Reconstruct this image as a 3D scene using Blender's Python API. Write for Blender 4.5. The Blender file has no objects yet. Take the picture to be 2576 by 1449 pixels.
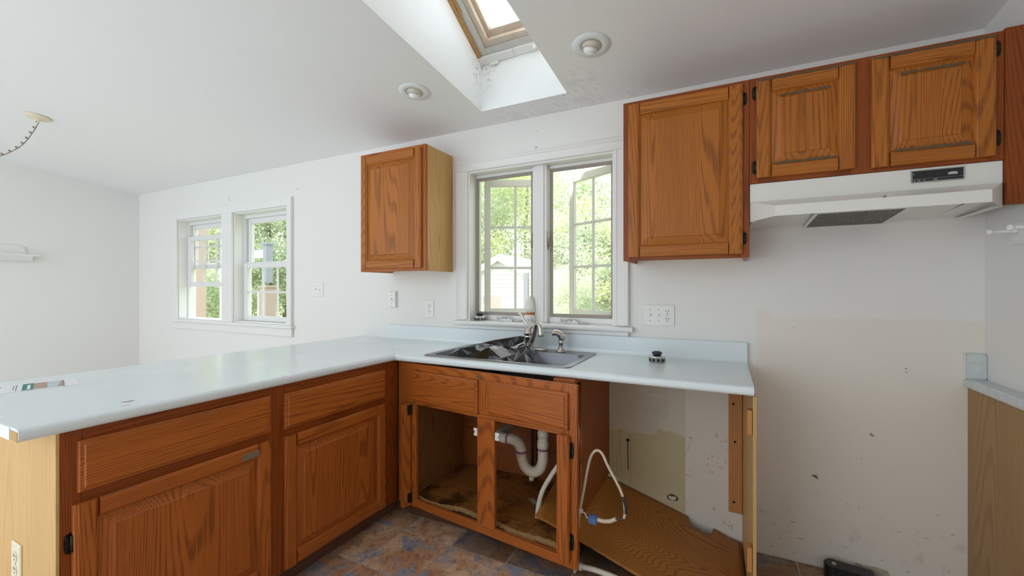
import bpy, bmesh, math, random
from mathutils import Vector, Matrix, noise, geometry
random.seed(7)
SC = bpy.context.scene
COL = SC.collection

# ------------------------------------------------------------------ camera
FPX = 1070.47
cam_d = bpy.data.cameras.new('camera')
cam_d.sensor_fit = 'HORIZONTAL'; cam_d.sensor_width = 36.0
cam_d.lens = FPX * 36.0 / 2576.0
cam_d.clip_start = 0.02; cam_d.clip_end = 300
cam = bpy.data.objects.new('camera', cam_d); COL.objects.link(cam)
cam.location = (1.6165, -2.3707, 1.2736)
cam.rotation_euler = (math.pi/2, 0, 0.46631)
SC.camera = cam

# ------------------------------------------------------------------ world, sun, exposure
W = bpy.data.worlds.new('sky'); SC.world = W; W.use_nodes = True
wn = W.node_tree.nodes; wl = W.node_tree.links
bg = wn['Background']; bg.inputs['Strength'].default_value = 1.0
tc = wn.new('ShaderNodeTexCoord'); cl = wn.new('ShaderNodeTexNoise')
cl.inputs['Scale'].default_value = 2.2; cl.inputs['Detail'].default_value = 5
cr = wn.new('ShaderNodeValToRGB')
cr.color_ramp.elements[0].position = .35; cr.color_ramp.elements[0].color = (.70, .87, 1.0, 1)
cr.color_ramp.elements[1].position = .62; cr.color_ramp.elements[1].color = (1.0, 1.0, 1.0, 1)
wl.new(tc.outputs['Generated'], cl.inputs['Vector']); wl.new(cl.outputs['Fac'], cr.inputs['Fac'])
wl.new(cr.outputs['Color'], bg.inputs['Color'])
sd = bpy.data.lights.new('sun', 'SUN'); sd.energy = 4.0; sd.angle = math.radians(2); sd.color = (1, .95, .85)
sun = bpy.data.objects.new('sun', sd); COL.objects.link(sun)
# the sun stands low to the left of the house, a little behind the camera side
sun.rotation_euler = Vector((.86, .18, -.46)).to_track_quat('-Z', 'Y').to_euler()
VS = SC.view_settings
VS.view_transform = 'Standard'; VS.look = 'None'; VS.gamma = 1.0; VS.use_curve_mapping = False
VS.exposure = 1.36
SC.cycles.max_bounces = 6; SC.cycles.diffuse_bounces = 5; SC.cycles.glossy_bounces = 4; SC.cycles.transparent_max_bounces = 16
SC.cycles.adaptive_threshold = .015
SC.cycles.caustics_reflective = False; SC.cycles.caustics_refractive = False

# ------------------------------------------------------------------ helpers
def tag(o, label=None, cat=None, group=None, kind=None):
    if label: o['label'] = label
    if cat: o['category'] = cat
    if group: o['group'] = group
    if kind: o['kind'] = kind
    return o
def thing(name, loc, label, cat, group=None, kind=None):
    o = bpy.data.objects.new(name, None); COL.objects.link(o); o.location = loc
    o.empty_display_size = .05
    return tag(o, label, cat, group, kind)
def wloc(o):
    v = Vector((0, 0, 0))
    while o: v = v + o.location; o = o.parent
    return v
class MB:
    def __init__(s): s.v = []; s.f = []; s.sm = []
    def quad(s, *p):
        n = len(s.v); s.v += [Vector(q) for q in p]; s.f.append(list(range(n, n+len(p)))); s.sm.append(False); return s
    def box(s, x0, x1, y0, y1, z0, z1):
        n = len(s.v)
        s.v += [Vector(q) for q in ((x0,y0,z0),(x1,y0,z0),(x1,y1,z0),(x0,y1,z0),(x0,y0,z1),(x1,y0,z1),(x1,y1,z1),(x0,y1,z1))]
        for a in ((3,2,1,0),(4,5,6,7),(0,1,5,4),(1,2,6,5),(2,3,7,6),(3,0,4,7)): s.f.append([n+i for i in a]); s.sm.append(False)
        return s
    def prism(s, poly, axis, a, b, smooth=False):
        # poly in the two other axes (cyclic order: X->(y,z) Y->(x,z) Z->(x,y))
        def P(p, t):
            return Vector({'X': (t, p[0], p[1]), 'Y': (p[0], t, p[1]), 'Z': (p[0], p[1], t)}[axis])
        n = len(s.v); m = len(poly)
        s.v += [P(p, a) for p in poly] + [P(p, b) for p in poly]
        s.f.append([n+i for i in range(m)][::-1]); s.sm.append(False)
        s.f.append([n+m+i for i in range(m)]); s.sm.append(False)
        for i in range(m):
            j = (i+1) % m; s.f.append([n+i, n+j, n+m+j, n+m+i]); s.sm.append(smooth)
        return s
    def rings(s, rings, cap0=True, cap1=True, smooth=True, closed=True):
        n = len(s.v); m = len(rings[0])
        for r in rings: s.v += [Vector(q) for q in r]
        for k in range(len(rings)-1):
            for i in range(m if closed else m-1):
                j = (i+1) % m
                s.f.append([n+k*m+i, n+k*m+j, n+(k+1)*m+j, n+(k+1)*m+i]); s.sm.append(smooth)
        if cap0: s.f.append([n+i for i in range(m)][::-1]); s.sm.append(False)
        if cap1: s.f.append([n+(len(rings)-1)*m+i for i in range(m)]); s.sm.append(False)
        return s
    def loft_rect(s, x0, x1, z0, z1, levels):
        # levels: (inset, y) from the back (largest y) to the front
        return s.rings([[(x0+i, y, z0+i), (x1-i, y, z0+i), (x1-i, y, z1-i), (x0+i, y, z1-i)] for i, y in levels], smooth=False)
    def lathe(s, prof, c, seg=24, axis='Z'):
        R = []
        for r, h in prof:
            ring = []
            for k in range(seg):
                a = 2*math.pi*k/seg; u, w = max(r, 1e-4)*math.cos(a), max(r, 1e-4)*math.sin(a)
                ring.append({'Z': (c[0]+u, c[1]+w, c[2]+h), 'Y': (c[0]+u, c[1]+h, c[2]+w), 'X': (c[0]+h, c[1]+u, c[2]+w)}[axis])
            R.append(ring)
        return s.rings(R)
    def tube(s, pts, r, seg=10, caps=True):
        pts = [Vector(p) for p in pts]; R = []
        rr = r if isinstance(r, (list, tuple)) else [r]*len(pts)
        up = Vector((0, 0, 1)); prev = None
        for i, p in enumerate(pts):
            t = (pts[min(i+1, len(pts)-1)] - pts[max(i-1, 0)]).normalized()
            if prev is None:
                a = up if abs(t.dot(up)) < .95 else Vector((1, 0, 0)); n = t.cross(a).normalized()
            else:
                n = (prev - t*prev.dot(t)).normalized()
            b = t.cross(n); prev = n
            R.append([p + (n*math.cos(2*math.pi*k/seg) + b*math.sin(2*math.pi*k/seg))*rr[i] for k in range(seg)])
        return s.rings(R, caps, caps)
    def map(s, fn): s.v = [Vector(fn(v)) for v in s.v]; return s
    def build(s, name, mat, parent=None, bevel=0, xf=None, seg=2, kind=None, label=None, weld=False):
        xs = [[v[i] for v in s.v] for i in range(3)]
        c = Vector([(min(a)+max(a))/2 for a in xs])
        me = bpy.data.meshes.new(name); me.from_pydata([v-c for v in s.v], [], s.f)
        bm = bmesh.new(); bm.from_mesh(me)
        if weld: bmesh.ops.remove_doubles(bm, verts=bm.verts, dist=1e-5)
        bmesh.ops.recalc_face_normals(bm, faces=bm.faces)
        if bevel: bmesh.ops.bevel(bm, geom=[e for e in bm.edges if len(e.link_faces) == 2 and e.calc_face_angle(0) > .6], offset=bevel, segments=seg, affect='EDGES', clamp_overlap=True)
        bm.to_mesh(me); bm.free()
        if not bevel and not weld and any(s.sm):
            me.polygons.foreach_set('use_smooth', s.sm)
        me.materials.append(mat)
        o = bpy.data.objects.new(name, me); COL.objects.link(o)
        if xf:
            px, py, rot = xf
            w = Vector((px + c.x*math.cos(rot) - c.y*math.sin(rot), py + c.x*math.sin(rot) + c.y*math.cos(rot), c.z))
            o.rotation_euler.z = rot
        else: w = c
        if parent: o.parent = parent; w = w - wloc(parent)
        o.location = w
        # a rotated part may carry sub-parts: they are parented through an inverse
        if kind: o['kind'] = kind
        if label: o['label'] = label
        return o
def adopt(child, parent):
    # make an already placed part (child of the same thing) a sub-part of `parent`
    bpy.context.view_layer.update()
    m = child.matrix_world.copy(); child.parent = parent
    child.matrix_parent_inverse = parent.matrix_world.inverted(); child.matrix_basis = m
    return child
def catmull(P, n=8):
    P = [Vector(p) for p in P]; Q = [P[0]*2-P[1]] + P + [P[-1]*2-P[-2]]; out = []
    for i in range(1, len(Q)-2):
        a, b, c, d = Q[i-1:i+3]
        for k in range(n):
            t = k/n
            out.append(.5*((2*b)+(c-a)*t+(2*a-5*b+4*c-d)*t*t+(3*b-a-3*c+d)*t**3))
    return out + [P[-1]]

# ------------------------------------------------------------------ materials
class NT:
    def __init__(s, name):
        s.m = bpy.data.materials.new(name); s.m.use_nodes = True
        s.n = s.m.node_tree.nodes; s.l = s.m.node_tree.links
        s.b = s.n['Principled BSDF']; s.out = s.n['Material Output']
    def add(s, t, **kw):
        n = s.n.new(t)
        for k, v in kw.items():
            if k in n.inputs: s.put(n.inputs[k], v)
            else: setattr(n, k, v)
        return n
    def put(s, i, v):
        if isinstance(v, bpy.types.NodeSocket): s.l.new(v, i)
        else: i.default_value = v
    def math(s, op, a, b=None, c=None, clamp=False):
        n = s.n.new('ShaderNodeMath'); n.operation = op; n.use_clamp = clamp
        s.put(n.inputs[0], a)
        if b is not None: s.put(n.inputs[1], b)
        if c is not None: s.put(n.inputs[2], c)
        return n.outputs[0]
    def vec(s, op, a, b=None):
        n = s.n.new('ShaderNodeVectorMath'); n.operation = op; s.put(n.inputs[0], a)
        if b is not None: s.put(n.inputs[1], b)
        return n.outputs[0]
    def mix(s, f, a, b):
        n = s.n.new('ShaderNodeMix'); n.data_type = 'RGBA'; s.put(n.inputs[0], f)
        for i, v in ((6, a), (7, b)):
            s.put(n.inputs[i], v if isinstance(v, bpy.types.NodeSocket) else (v[0], v[1], v[2], 1))
        return n.outputs[2]
    def noise(s, v, scale, detail=2, rough=.5, dist=0):
        n = s.add('ShaderNodeTexNoise', Vector=v, Scale=scale, Detail=detail, Roughness=rough, Distortion=dist)
        return n.outputs['Fac']
    def ramp(s, f, a, b):   # smooth 0..1 between a and b
        n = s.n.new('ShaderNodeMapRange'); n.interpolation_type = 'SMOOTHSTEP'
        s.put(n.inputs[0], f); s.put(n.inputs[1], a); s.put(n.inputs[2], b); return n.outputs[0]
    def objvec(s, rnd=True):
        t = s.n.new('ShaderNodeTexCoord').outputs['Object']
        if not rnd: return t
        r = s.n.new('ShaderNodeObjectInfo').outputs['Random']
        return s.vec('ADD', t, s.vec('SCALE', (13.1, 7.7, 19.3)) if False else s.scaled((13.1, 7.7, 19.3), r))
    def scaled(s, v, f):
        n = s.n.new('ShaderNodeVectorMath'); n.operation = 'SCALE'; n.inputs[0].default_value = v; s.put(n.inputs['Scale'], f); return n.outputs[0]
    def bump(s, h, strength=.2, dist=.002):
        n = s.add('ShaderNodeBump', Height=h, Strength=strength, Distance=dist); s.l.new(n.outputs[0], s.b.inputs['Normal'])
    def color(s, c): s.put(s.b.inputs['Base Color'], c if isinstance(c, bpy.types.NodeSocket) else (*c, 1))
    def rough(s, r): s.put(s.b.inputs['Roughness'], r)
def plain(name, c, rough=.5, metal=0, var=.06, scale=14, bump=0, spec=.5, coat=0):
    t = NT(name); v = t.objvec()
    n = t.noise(v, scale, 4, .6)
    d = tuple(x*(1-var) for x in c); h = tuple(min(1, x*(1+var)) for x in c)
    t.color(t.mix(n, d, h)); t.rough(rough); t.b.inputs['Metallic'].default_value = metal
    t.b.inputs['Specular IOR Level'].default_value = spec
    if coat: t.b.inputs['Coat Weight'].default_value = coat
    if bump: t.bump(t.noise(v, scale*12, 3), bump, .001)
    return t.m
def oak(name, axis, light, dark, rough=.38, gain=1.0, pore=.9, stain=0):
    t = NT(name); v = t.objvec()
    i = 'XYZ'.index(axis)
    def sc(across, along):
        k = [across]*3; k[i] = along; return t.vec('MULTIPLY', v, tuple(k))
    warp = t.noise(sc(3.2, .15), 1.0, 1.0, .4, .15)
    warp2 = t.noise(sc(26, 1.0), 1.0, 2, .5)
    ph = t.math('ADD', t.math('MULTIPLY', warp, 640), t.math('MULTIPLY', warp2, 3.2))
    band = t.math('ADD', t.math('MULTIPLY', t.math('SINE', ph), .5), .5)
    line = t.ramp(band, .50, 1.0)
    fib = t.noise(sc(240, 4), 1.0, 3, .6)
    por = t.noise(sc(560, 14), 1.0, 2, .6)
    porm = t.ramp(por, .53, .64)
    big = t.noise(sc(5, 1.2), 1.0, 2, .5)
    mid = tuple(l*.55+d*.45 for l, d in zip(light, dark))
    c = t.mix(t.math('MULTIPLY', fib, .5), light, mid)
    c = t.mix(t.math('MULTIPLY', t.ramp(big, .35, .7), .35), c, mid)
    dash = t.ramp(fib, .36, .56)
    pm = t.math('MULTIPLY', line, t.math('ADD', t.math('MULTIPLY', dash, .52), .06))
    c = t.mix(t.math('MULTIPLY', t.math('ADD', pm, t.math('MULTIPLY', porm, .14)), pore*gain, clamp=True), c, dark)
    if stain: c = t.mix(t.math('MULTIPLY', t.ramp(t.noise(v, 5.5, 5, .65), .47, .66), stain), c, tuple(x*.22 for x in dark))
    t.color(c); t.rough(t.math('ADD', t.math('MULTIPLY', fib, .12), rough-.06))
    t.b.inputs['Specular IOR Level'].default_value = .32
    t.bump(t.math('ADD', t.math('MULTIPLY', porm, -.6), t.math('MULTIPLY', fib, .3)), .12, .001)
    return t.m
M = {}
# one oak: redder and more golden light put into base and wall tints
for a in 'XYZ':
    M['frame_'+a] = oak('dark_frame_oak_'+a, a, (.32, .074, .010), (.09, .017, .003))
    M['red_'+a] = oak('light_reddened_oak_'+a, a, (.50, .138, .022), (.085, .017, .0035))
    M['gold_'+a] = oak('light_gilded_oak_'+a, a, (.49, .160, .021), (.105, .026, .004))
M['side_Z'] = oak('pale_oak_side', 'Z', (.70, .43, .155), (.36, .165, .045), .45)
M['veneer_Z'] = oak('pale_veneer', 'Z', (.70, .44, .17), (.46, .24, .08), .5, .7)
M['paneldark_Z'] = oak('cabinet_side_wood', 'X', (.36, .105, .024), (.10, .022, .005), .5)
M['sheet_X'] = oak('loose_sheet_wood', 'X', (.46, .185, .036), (.13, .04, .008), .33, 1.2)
M['rail_Z'] = oak('printed_wood_panel', 'Z', (.42, .255, .11), (.23, .115, .038), .5)
M['kick'] = plain('toe_kick_brown', (.11, .05, .025), .7, var=.5, scale=9)
M['inside'] = oak('cabinet_inside', 'Z', (.32, .145, .048), (.09, .035, .01), .55)
M['floorin'] = oak('cabinet_bottom', 'X', (.42, .165, .038), (.09, .028, .007), .5, stain=.85)
M['particle'] = plain('particle_board', (.55, .34, .14), .85, var=.25, scale=160, bump=.5)
M['cleat'] = plain('cleat_wood', (.50, .215, .065), .6, var=.12, scale=30)
M['white'] = plain('white_trim_paint', (.83, .82, .80), .42, var=.02)
def shaftmat():
    t = NT('shaft_white'); g = t.n.new('ShaderNodeNewGeometry').outputs['Position']; sx = t.add('ShaderNodeSeparateXYZ', Vector=g)
    n = t.noise(g, 6, 4); c = t.mix(n, (.85, .875, .885), (.90, .915, .92))
    dx = t.math('SUBTRACT', sx.outputs['X'], .33); dy = t.math('SUBTRACT', sx.outputs['Y'], -.20)
    d = t.math('SQRT', t.math('ADD', t.math('MULTIPLY', dx, dx), t.math('MULTIPLY', dy, dy)))
    near = t.math('MULTIPLY', t.ramp(d, .14, .0), t.ramp(sx.outputs['Z'], 2.38, 2.58))
    sp = t.ramp(t.noise(g, 36, 6, .75), .50, .66)
    c = t.mix(t.math('MULTIPLY', t.math('MULTIPLY', sp, near), .8), c, (.30, .28, .28))
    t.color(c); t.rough(.5); return t.m
M['shaft'] = shaftmat()
M['vinyl'] = plain('vinyl_white', (.80, .80, .79), .4, var=.02)
M['plate'] = plain('plastic_white', (.84, .83, .80), .35, var=.02)
M['ivory'] = plain('plastic_ivory', (.78, .72, .55), .4, var=.03)
M['black'] = plain('black_plastic', (.012, .013, .016), .4, var=.2)
M['dark'] = plain('dark_gap', (.015, .012, .01), .8)
M['screw'] = plain('screw_grey', (.35, .34, .33), .4, .6)
M['hinge'] = plain('hinge_bronze', (.035, .028, .02), .38, .8, var=.3, scale=80)
M['steel'] = plain('brushed_steel', (.33, .33, .35), .34, 1.0, var=.05, scale=60)
M['nickel'] = plain('brushed_nickel', (.60, .56, .51), .26, 1.0, var=.05, scale=60)
M['chrome'] = plain('strainer_chrome', (.66, .66, .66), .2, 1.0)
M['rubber'] = plain('black_rubber', (.03, .032, .036), .5)
M['screenframe'] = plain('screen_frame_taupe', (.33, .295, .255), .5, var=.04)
M['sash'] = plain('sash_cream', (.56, .53, .475), .45, var=.03)
M['handle'] = plain('window_handle_taupe', (.36, .29, .22), .45, .2)
M['crank'] = plain('crank_pewter', (.55, .55, .53), .35, .4)
M['hood'] = plain('hood_enamel', (.80, .79, .75), .32, var=.03, scale=5)
M['pvc'] = plain('pvc_cream', (.74, .68, .54), .4, var=.06)
M['primer'] = plain('purple_primer', (.30, .10, .22), .5, var=.3, scale=80)
M['hose'] = plain('corrugated_hose', (.72, .67, .55), .45, var=.06)
M['cable'] = plain('cable_tan', (.66, .56, .42), .5, var=.12, scale=40)
M['wirenut'] = plain('blue_connector', (.10, .19, .42), .4)
M['brass'] = plain('aged_brass', (.25, .20, .12), .35, .9, var=.2, scale=80)
M['canopy'] = plain('canopy_cream', (.78, .68, .50), .5, var=.06)
M['bulb'] = plain('bulb_white', (.86, .84, .86), .12, var=.01)
M['lampring'] = plain('lamp_ring_white', (.80, .83, .84), .45, var=.02)
M['eyeball'] = plain('lamp_eyeball_beige', (.62, .57, .48), .45, var=.05)
M['skymetal'] = plain('skylight_grey_metal', (.60, .60, .56), .45, .2, var=.08)
M['skywood'] = plain('skylight_bare_wood', (.50, .27, .10), .7, var=.35, scale=50)
M['skysash'] = plain('skylight_sash_weathered', (.62, .52, .42), .6, var=.2, scale=26)
M['orange'] = plain('bottle_amber', (.62, .17, .02), .25)
M['paper'] = plain('paper_white', (.84, .84, .86), .7, var=.01)
M['ink'] = plain('print_grey', (.25, .26, .29), .7)
M['inkgreen'] = plain('print_teal', (.05, .22, .19), .6)
M['inkbrown'] = plain('print_brown', (.47, .33, .25), .6, var=.2, scale=60)
M['inkblue'] = plain('print_pale_blue', (.55, .72, .76), .6)
M['red'] = plain('print_red', (.55, .03, .02), .4)
M['bagclear'] = plain('grey_plastic_film', (.030, .032, .037), .12, var=.1)
M['greystrip'] = plain('torn_plaster', (.50, .46, .38), .8, var=.35, scale=60)
M['siding'] = plain('siding_white', (.86, .86, .86), .6, var=.02)
M['shedroof'] = plain('shed_roof_grey', (.55, .55, .56), .8)
M['shedbrown'] = plain('shed_brown_board', (.52, .42, .38), .8, var=.15, scale=30)
M['sheddoor'] = plain('shed_blue_door', (.55, .68, .76), .6)
M['postgrey'] = plain('porch_post_grey', (.27, .285, .33), .6)
M['postbrown'] = plain('porch_brown', (.40, .31, .26), .7, var=.1)
M['grime'] = plain('grey_grime', (.105, .075, .045), .8, var=.6, scale=120)
M['holes'] = plain('nail_hole_brown', (.30, .26, .23), .9)
M['bowl'] = plain('sink_bowl_steel_dimmed', (.20, .20, .215), .38, 1.0, var=.08, scale=40)  # steel darkened to stand in for a dimmer reflected room
M['scuff'] = plain('scuff_grey', (.50, .465, .43), .9)
M['bark'] = plain('bark', (.20, .16, .12), .9, var=.3, scale=30)

def bagmat():
    t = NT('black_bag_plastic'); v = t.objvec(False)
    t.color((.006, .0065, .006)); t.rough(.12); t.b.inputs['Specular IOR Level'].default_value = .4
    t.bump(t.noise(v, 26, 3), .25, .01); return t.m
M['bag'] = bagmat()
def glassmat(name, gloss=.06, tint=(1, 1, 1)):
    t = NT(name); t.n.remove(t.b)
    tr = t.add('ShaderNodeBsdfTransparent'); tr.inputs['Color'].default_value = (*tint, 1)
    gl = t.add('ShaderNodeBsdfGlossy'); gl.inputs['Roughness'].default_value = .02
    fr = t.n.new('ShaderNodeLayerWeight'); f5 = t.math('POWER', fr.outputs['Facing'], 4.0)
    mx = t.add('ShaderNodeMixShader'); t.put(mx.inputs[0], t.math('ADD', t.math('MULTIPLY', f5, .35), .025))
    t.l.new(tr.outputs[0], mx.inputs[1]); t.l.new(gl.outputs[0], mx.inputs[2]); t.l.new(mx.outputs[0], t.out.inputs['Surface'])
    return t.m
M['glass'] = glassmat('window_glass')
def screenmat(name, cover, col):
    t = NT(name); tr = t.add('ShaderNodeBsdfTransparent'); mx = t.add('ShaderNodeMixShader')
    mx.inputs[0].default_value = cover; t.n.remove(t.b)
    df = t.add('ShaderNodeBsdfDiffuse', Color=(*col, 1)); tl = t.add('ShaderNodeBsdfTranslucent', Color=(*col, 1)); ad = t.add('ShaderNodeMixShader')
    ad.inputs[0].default_value = .6; t.l.new(df.outputs[0], ad.inputs[1]); t.l.new(tl.outputs[0], ad.inputs[2])
    t.l.new(tr.outputs[0], mx.inputs[1]); t.l.new(ad.outputs[0], mx.inputs[2]); t.l.new(mx.outputs[0], t.out.inputs['Surface'])
    return t.m
M['screen'] = screenmat('insect_screen', .19, (.85, .85, .83))
def skyglassmat():
    t = NT('skylight_glass_dirty'); v = t.objvec(False); n = t.noise(v, 7, 6, .65)
    tr = t.add('ShaderNodeBsdfTransparent'); mx = t.add('ShaderNodeMixShader')
    tl = t.add('ShaderNodeBsdfTranslucent'); tl.inputs['Color'].default_value = (.9, .95, .97, 1)
    t.put(mx.inputs[0], t.math('MULTIPLY', t.ramp(n, .45, .75), .35))
    t.l.new(tr.outputs[0], mx.inputs[1]); t.l.new(tl.outputs[0], mx.inputs[2]); t.l.new(mx.outputs[0], t.out.inputs['Surface'])
    return t.m
M['skyglass'] = skyglassmat()
def wallmat(name, base, patch=False):
    t = NT(name); g = t.n.new('ShaderNodeNewGeometry').outputs['Position']
    n = t.noise(g, 1.3, 4, .55); c = t.mix(n, tuple(x*.965 for x in base), tuple(min(1, x*1.02) for x in base))
    if patch:
        # the older cream paint left where the stove stood
        sx = t.add('ShaderNodeSeparateXYZ', Vector=g); wob = t.noise(g, 9, 2)
        x = t.math('ADD', sx.outputs['X'], t.math('MULTIPLY', wob, .012)); z = t.math('ADD', sx.outputs['Z'], t.math('MULTIPLY', wob, .03))
        m1 = t.math('MULTIPLY', t.ramp(x, 1.748, 1.758), t.ramp(z, 1.165, 1.145))
        step = t.math('MULTIPLY', t.ramp(x, 1.83, 1.80), t.ramp(z, 1.195, 1.175))
        step = t.math('MULTIPLY', step, t.ramp(x, 1.748, 1.758))
        c = t.mix(t.math('MULTIPLY', t.math('MAXIMUM', m1, step), .6), c, (base[0]*.97, base[1]*.915, base[2]*.82))
        dirt = t.math('MULTIPLY', t.ramp(t.noise(g, 11, 6, .7), .55, .70), t.ramp(z, .45, .05))
        dirt = t.math('MULTIPLY', dirt, t.ramp(x, 1.72, 1.78))
        c = t.mix(t.math('MULTIPLY', dirt, .55), c, (.33, .29, .25))
    t.color(c); t.rough(.55)
    return t.m
M['wall'] = wallmat('wall_paint', (.83, .815, .79), True)
M['wall2'] = wallmat('wall_paint_side', (.83, .82, .80))
def ceilmat():
    t = NT('ceiling_paint'); g = t.n.new('ShaderNodeNewGeometry').outputs['Position']
    n = t.noise(g, 1.0, 3, .5); c = t.mix(n, (.85, .85, .855), (.89, .89, .895))
    # mould and peeling paint around the corner of the skylight
    sx = t.add('ShaderNodeSeparateXYZ', Vector=g)
    dx = t.math('SUBTRACT', sx.outputs['X'], .90); dy = t.math('SUBTRACT', sx.outputs['Y'], -.16)
    d = t.math('SQRT', t.math('ADD', t.math('MULTIPLY', dx, dx), t.math('MULTIPLY', dy, dy)))
    near = t.ramp(d, .34, .02)
    e2 = t.math('MULTIPLY', t.ramp(sx.outputs['Y'], -.20, -.02), t.math('MULTIPLY', t.ramp(sx.outputs['X'], .2, .5), t.ramp(sx.outputs['X'], 1.5, 1.0)))
    near = t.math('MAXIMUM', near, t.math('MULTIPLY', e2, .7))
    sp = t.ramp(t.noise(g, 42, 6, .75), .56, .68); bl = t.ramp(t.noise(g, 9, 4, .6), .45, .7)
    c = t.mix(t.math('MULTIPLY', t.math('MULTIPLY', sp, near), .75), c, (.22, .21, .22))
    c = t.mix(t.math('MULTIPLY', t.math('MULTIPLY', bl, near), .35), c, (.55, .53, .53))
    t.color(c); t.rough(.6)
    return t.m
M['ceiling'] = ceilmat()
def countermat():
    t = NT('laminate_pale_blue'); v = t.objvec(False); n = t.noise(v, 3, 4, .6); sp = t.ramp(t.noise(v, 60, 5, .7), .70, .76)
    c = t.mix(n, (.75, .82, .842), (.795, .86, .88)); c = t.mix(t.math('MULTIPLY', sp, .25), c, (.45, .43, .45))
    t.color(c); t.rough(t.math('ADD', t.math('MULTIPLY', n, .15), .14)); return t.m
M['counter'] = countermat()
def tilemat(name, dirt):
    t = NT(name); v = t.objvec()
    a = t.noise(v, 5.5, 6, .62, .6); b = t.noise(t.vec('ADD', v, (5, 3, 1)), 7, 6, .65, .9); k = t.noise(v, 26, 6, .7, 1.2)
    c = t.mix(t.ramp(a, .40, .62), (.55, .28, .15), (.74, .52, .34))
    c = t.mix(t.ramp(b, .48, .62), c, (.30, .33, .42))
    c = t.mix(t.math('MULTIPLY', t.ramp(k, .50, .64), .55), c, (.10, .06, .045))
    c = t.mix(t.math('MULTIPLY', t.ramp(t.noise(v, 60, 4), .55, .7), .25), c, (.62, .52, .42))
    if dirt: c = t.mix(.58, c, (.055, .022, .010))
    t.color(c); t.rough(t.math('ADD', t.math('MULTIPLY', k, .25), .28)); t.bump(k, .25, .002); return t.m
M['tile'] = tilemat('slate_vinyl_tile', False); M['tiledirt'] = tilemat('grimy_vinyl_tile', True)
M['grout'] = plain('grout_grey', (.46, .43, .42), .8, var=.2, scale=30)
def wallpapermat():
    t = NT('floral_wallpaper'); g = t.objvec(False)
    v2 = t.add('ShaderNodeTexVoronoi', Vector=t.vec('MULTIPLY', g, (1, 0, 1)), Scale=13.0)
    v3 = t.add('ShaderNodeTexVoronoi', Vector=t.vec('MULTIPLY', g, (1, 0, 1)), Scale=62.0)
    near = t.ramp(v2.outputs['Distance'], .46, .30); leaf = t.ramp(v3.outputs['Distance'], .42, .30)
    hue = t.ramp(t.noise(g, 14, 1), .50, .54)
    keep = t.ramp(t.noise(g, 31, 2), .44, .50)
    c = t.mix(t.math('MULTIPLY', t.math('MULTIPLY', leaf, near), t.math('MULTIPLY', keep, .5)), (.74, .70, .63), t.mix(hue, (.20, .22, .22), (.55, .28, .24)))
    t.color(c); t.rough(.65); return t.m
M['wallpaper'] = wallpapermat()
def baymat():
    t = NT('stained_drywall'); g = t.n.new('ShaderNodeNewGeometry').outputs['Position']
    sx = t.add('ShaderNodeSeparateXYZ', Vector=g); n = t.noise(g, 7, 5, .6)
    zz = t.math('ADD', sx.outputs['Z'], t.math('MULTIPLY', n, .10)); zz = t.math('ADD', zz, t.math('MULTIPLY', sx.outputs['X'], .22))
    c = t.mix(t.ramp(zz, .845, .865), (.56, .49, .31), (.66, .62, .53))
    streak = t.noise(t.vec('MULTIPLY', g, (34, 1, 1.1)), 1, 4, .6)
    st = t.math('MULTIPLY', t.ramp(streak, .55, .66), t.ramp(sx.outputs['X'], 1.24, 1.12))
    c = t.mix(t.math('MULTIPLY', st, .6), c, (.33, .27, .19))
    t.color(c); t.rough(.75); return t.m
M['bay'] = baymat()
M['tornpaper'] = plain('torn_wallpaper_backing', (.62, .57, .47), .8, var=.1, scale=12)
def filtermat():
    t = NT('greasy_mesh_filter'); v = t.objvec(False)
    w = t.add('ShaderNodeTexVoronoi', Vector=v, Scale=150.0)
    n = t.noise(v, 12, 5, .6)
    c = t.mix(t.ramp(w.outputs['Distance'], .25, .5), (.30, .29, .27), (.06, .055, .05)); c = t.mix(t.ramp(n, .5, .72), c, (.12, .075, .035))
    t.color(c); t.rough(.45); t.b.inputs['Metallic'].default_value = .5; t.bump(w.outputs['Distance'], .6, .003); return t.m
M['filter'] = filtermat()
def grassmat():
    t = NT('lawn'); g = t.n.new('ShaderNodeNewGeometry').outputs['Position']
    t.color(t.mix(t.noise(g, 2.5, 6, .7), (.17, .24, .06), (.42, .44, .20))); t.rough(.9); return t.m
M['grass'] = grassmat()
def leafmat(name, a, b):
    t = NT(name); g = t.n.new('ShaderNodeNewGeometry').outputs['Position']
    n = t.noise(g, 1.7, 4, .6); c = t.mix(t.ramp(n, .35, .65), a, b); t.n.remove(t.b)
    d = t.add('ShaderNodeBsdfDiffuse', Color=c); tl = t.add('ShaderNodeBsdfTranslucent', Color=c)
    mx = t.add('ShaderNodeMixShader'); mx.inputs[0].default_value = .45
    t.l.new(d.outputs[0], mx.inputs[1]); t.l.new(tl.outputs[0], mx.inputs[2]); t.l.new(mx.outputs[0], t.out.inputs['Surface']); return t.m
M['leafA'] = leafmat('leaves_yellow_green', (.58, .66, .30), (.82, .86, .52))
M['leafB'] = leafmat('leaves_mid_green', (.42, .53, .30), (.70, .77, .52))
M['leafC'] = leafmat('leaves_pale_green', (.56, .65, .46), (.82, .86, .70))

# ------------------------------------------------------------------ dimensions
ZC, SL = 2.312, .1043                 # ceiling height at the window wall, its rise into the room
def cz(y): return ZC - SL*y
XL, XR, YN = -4.24, 2.541, -4.6       # left wall, right wall, open side behind the camera
TOP, BOT = .910, .875                 # worktop top and underside
CD = .583                             # worktop depth

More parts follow.
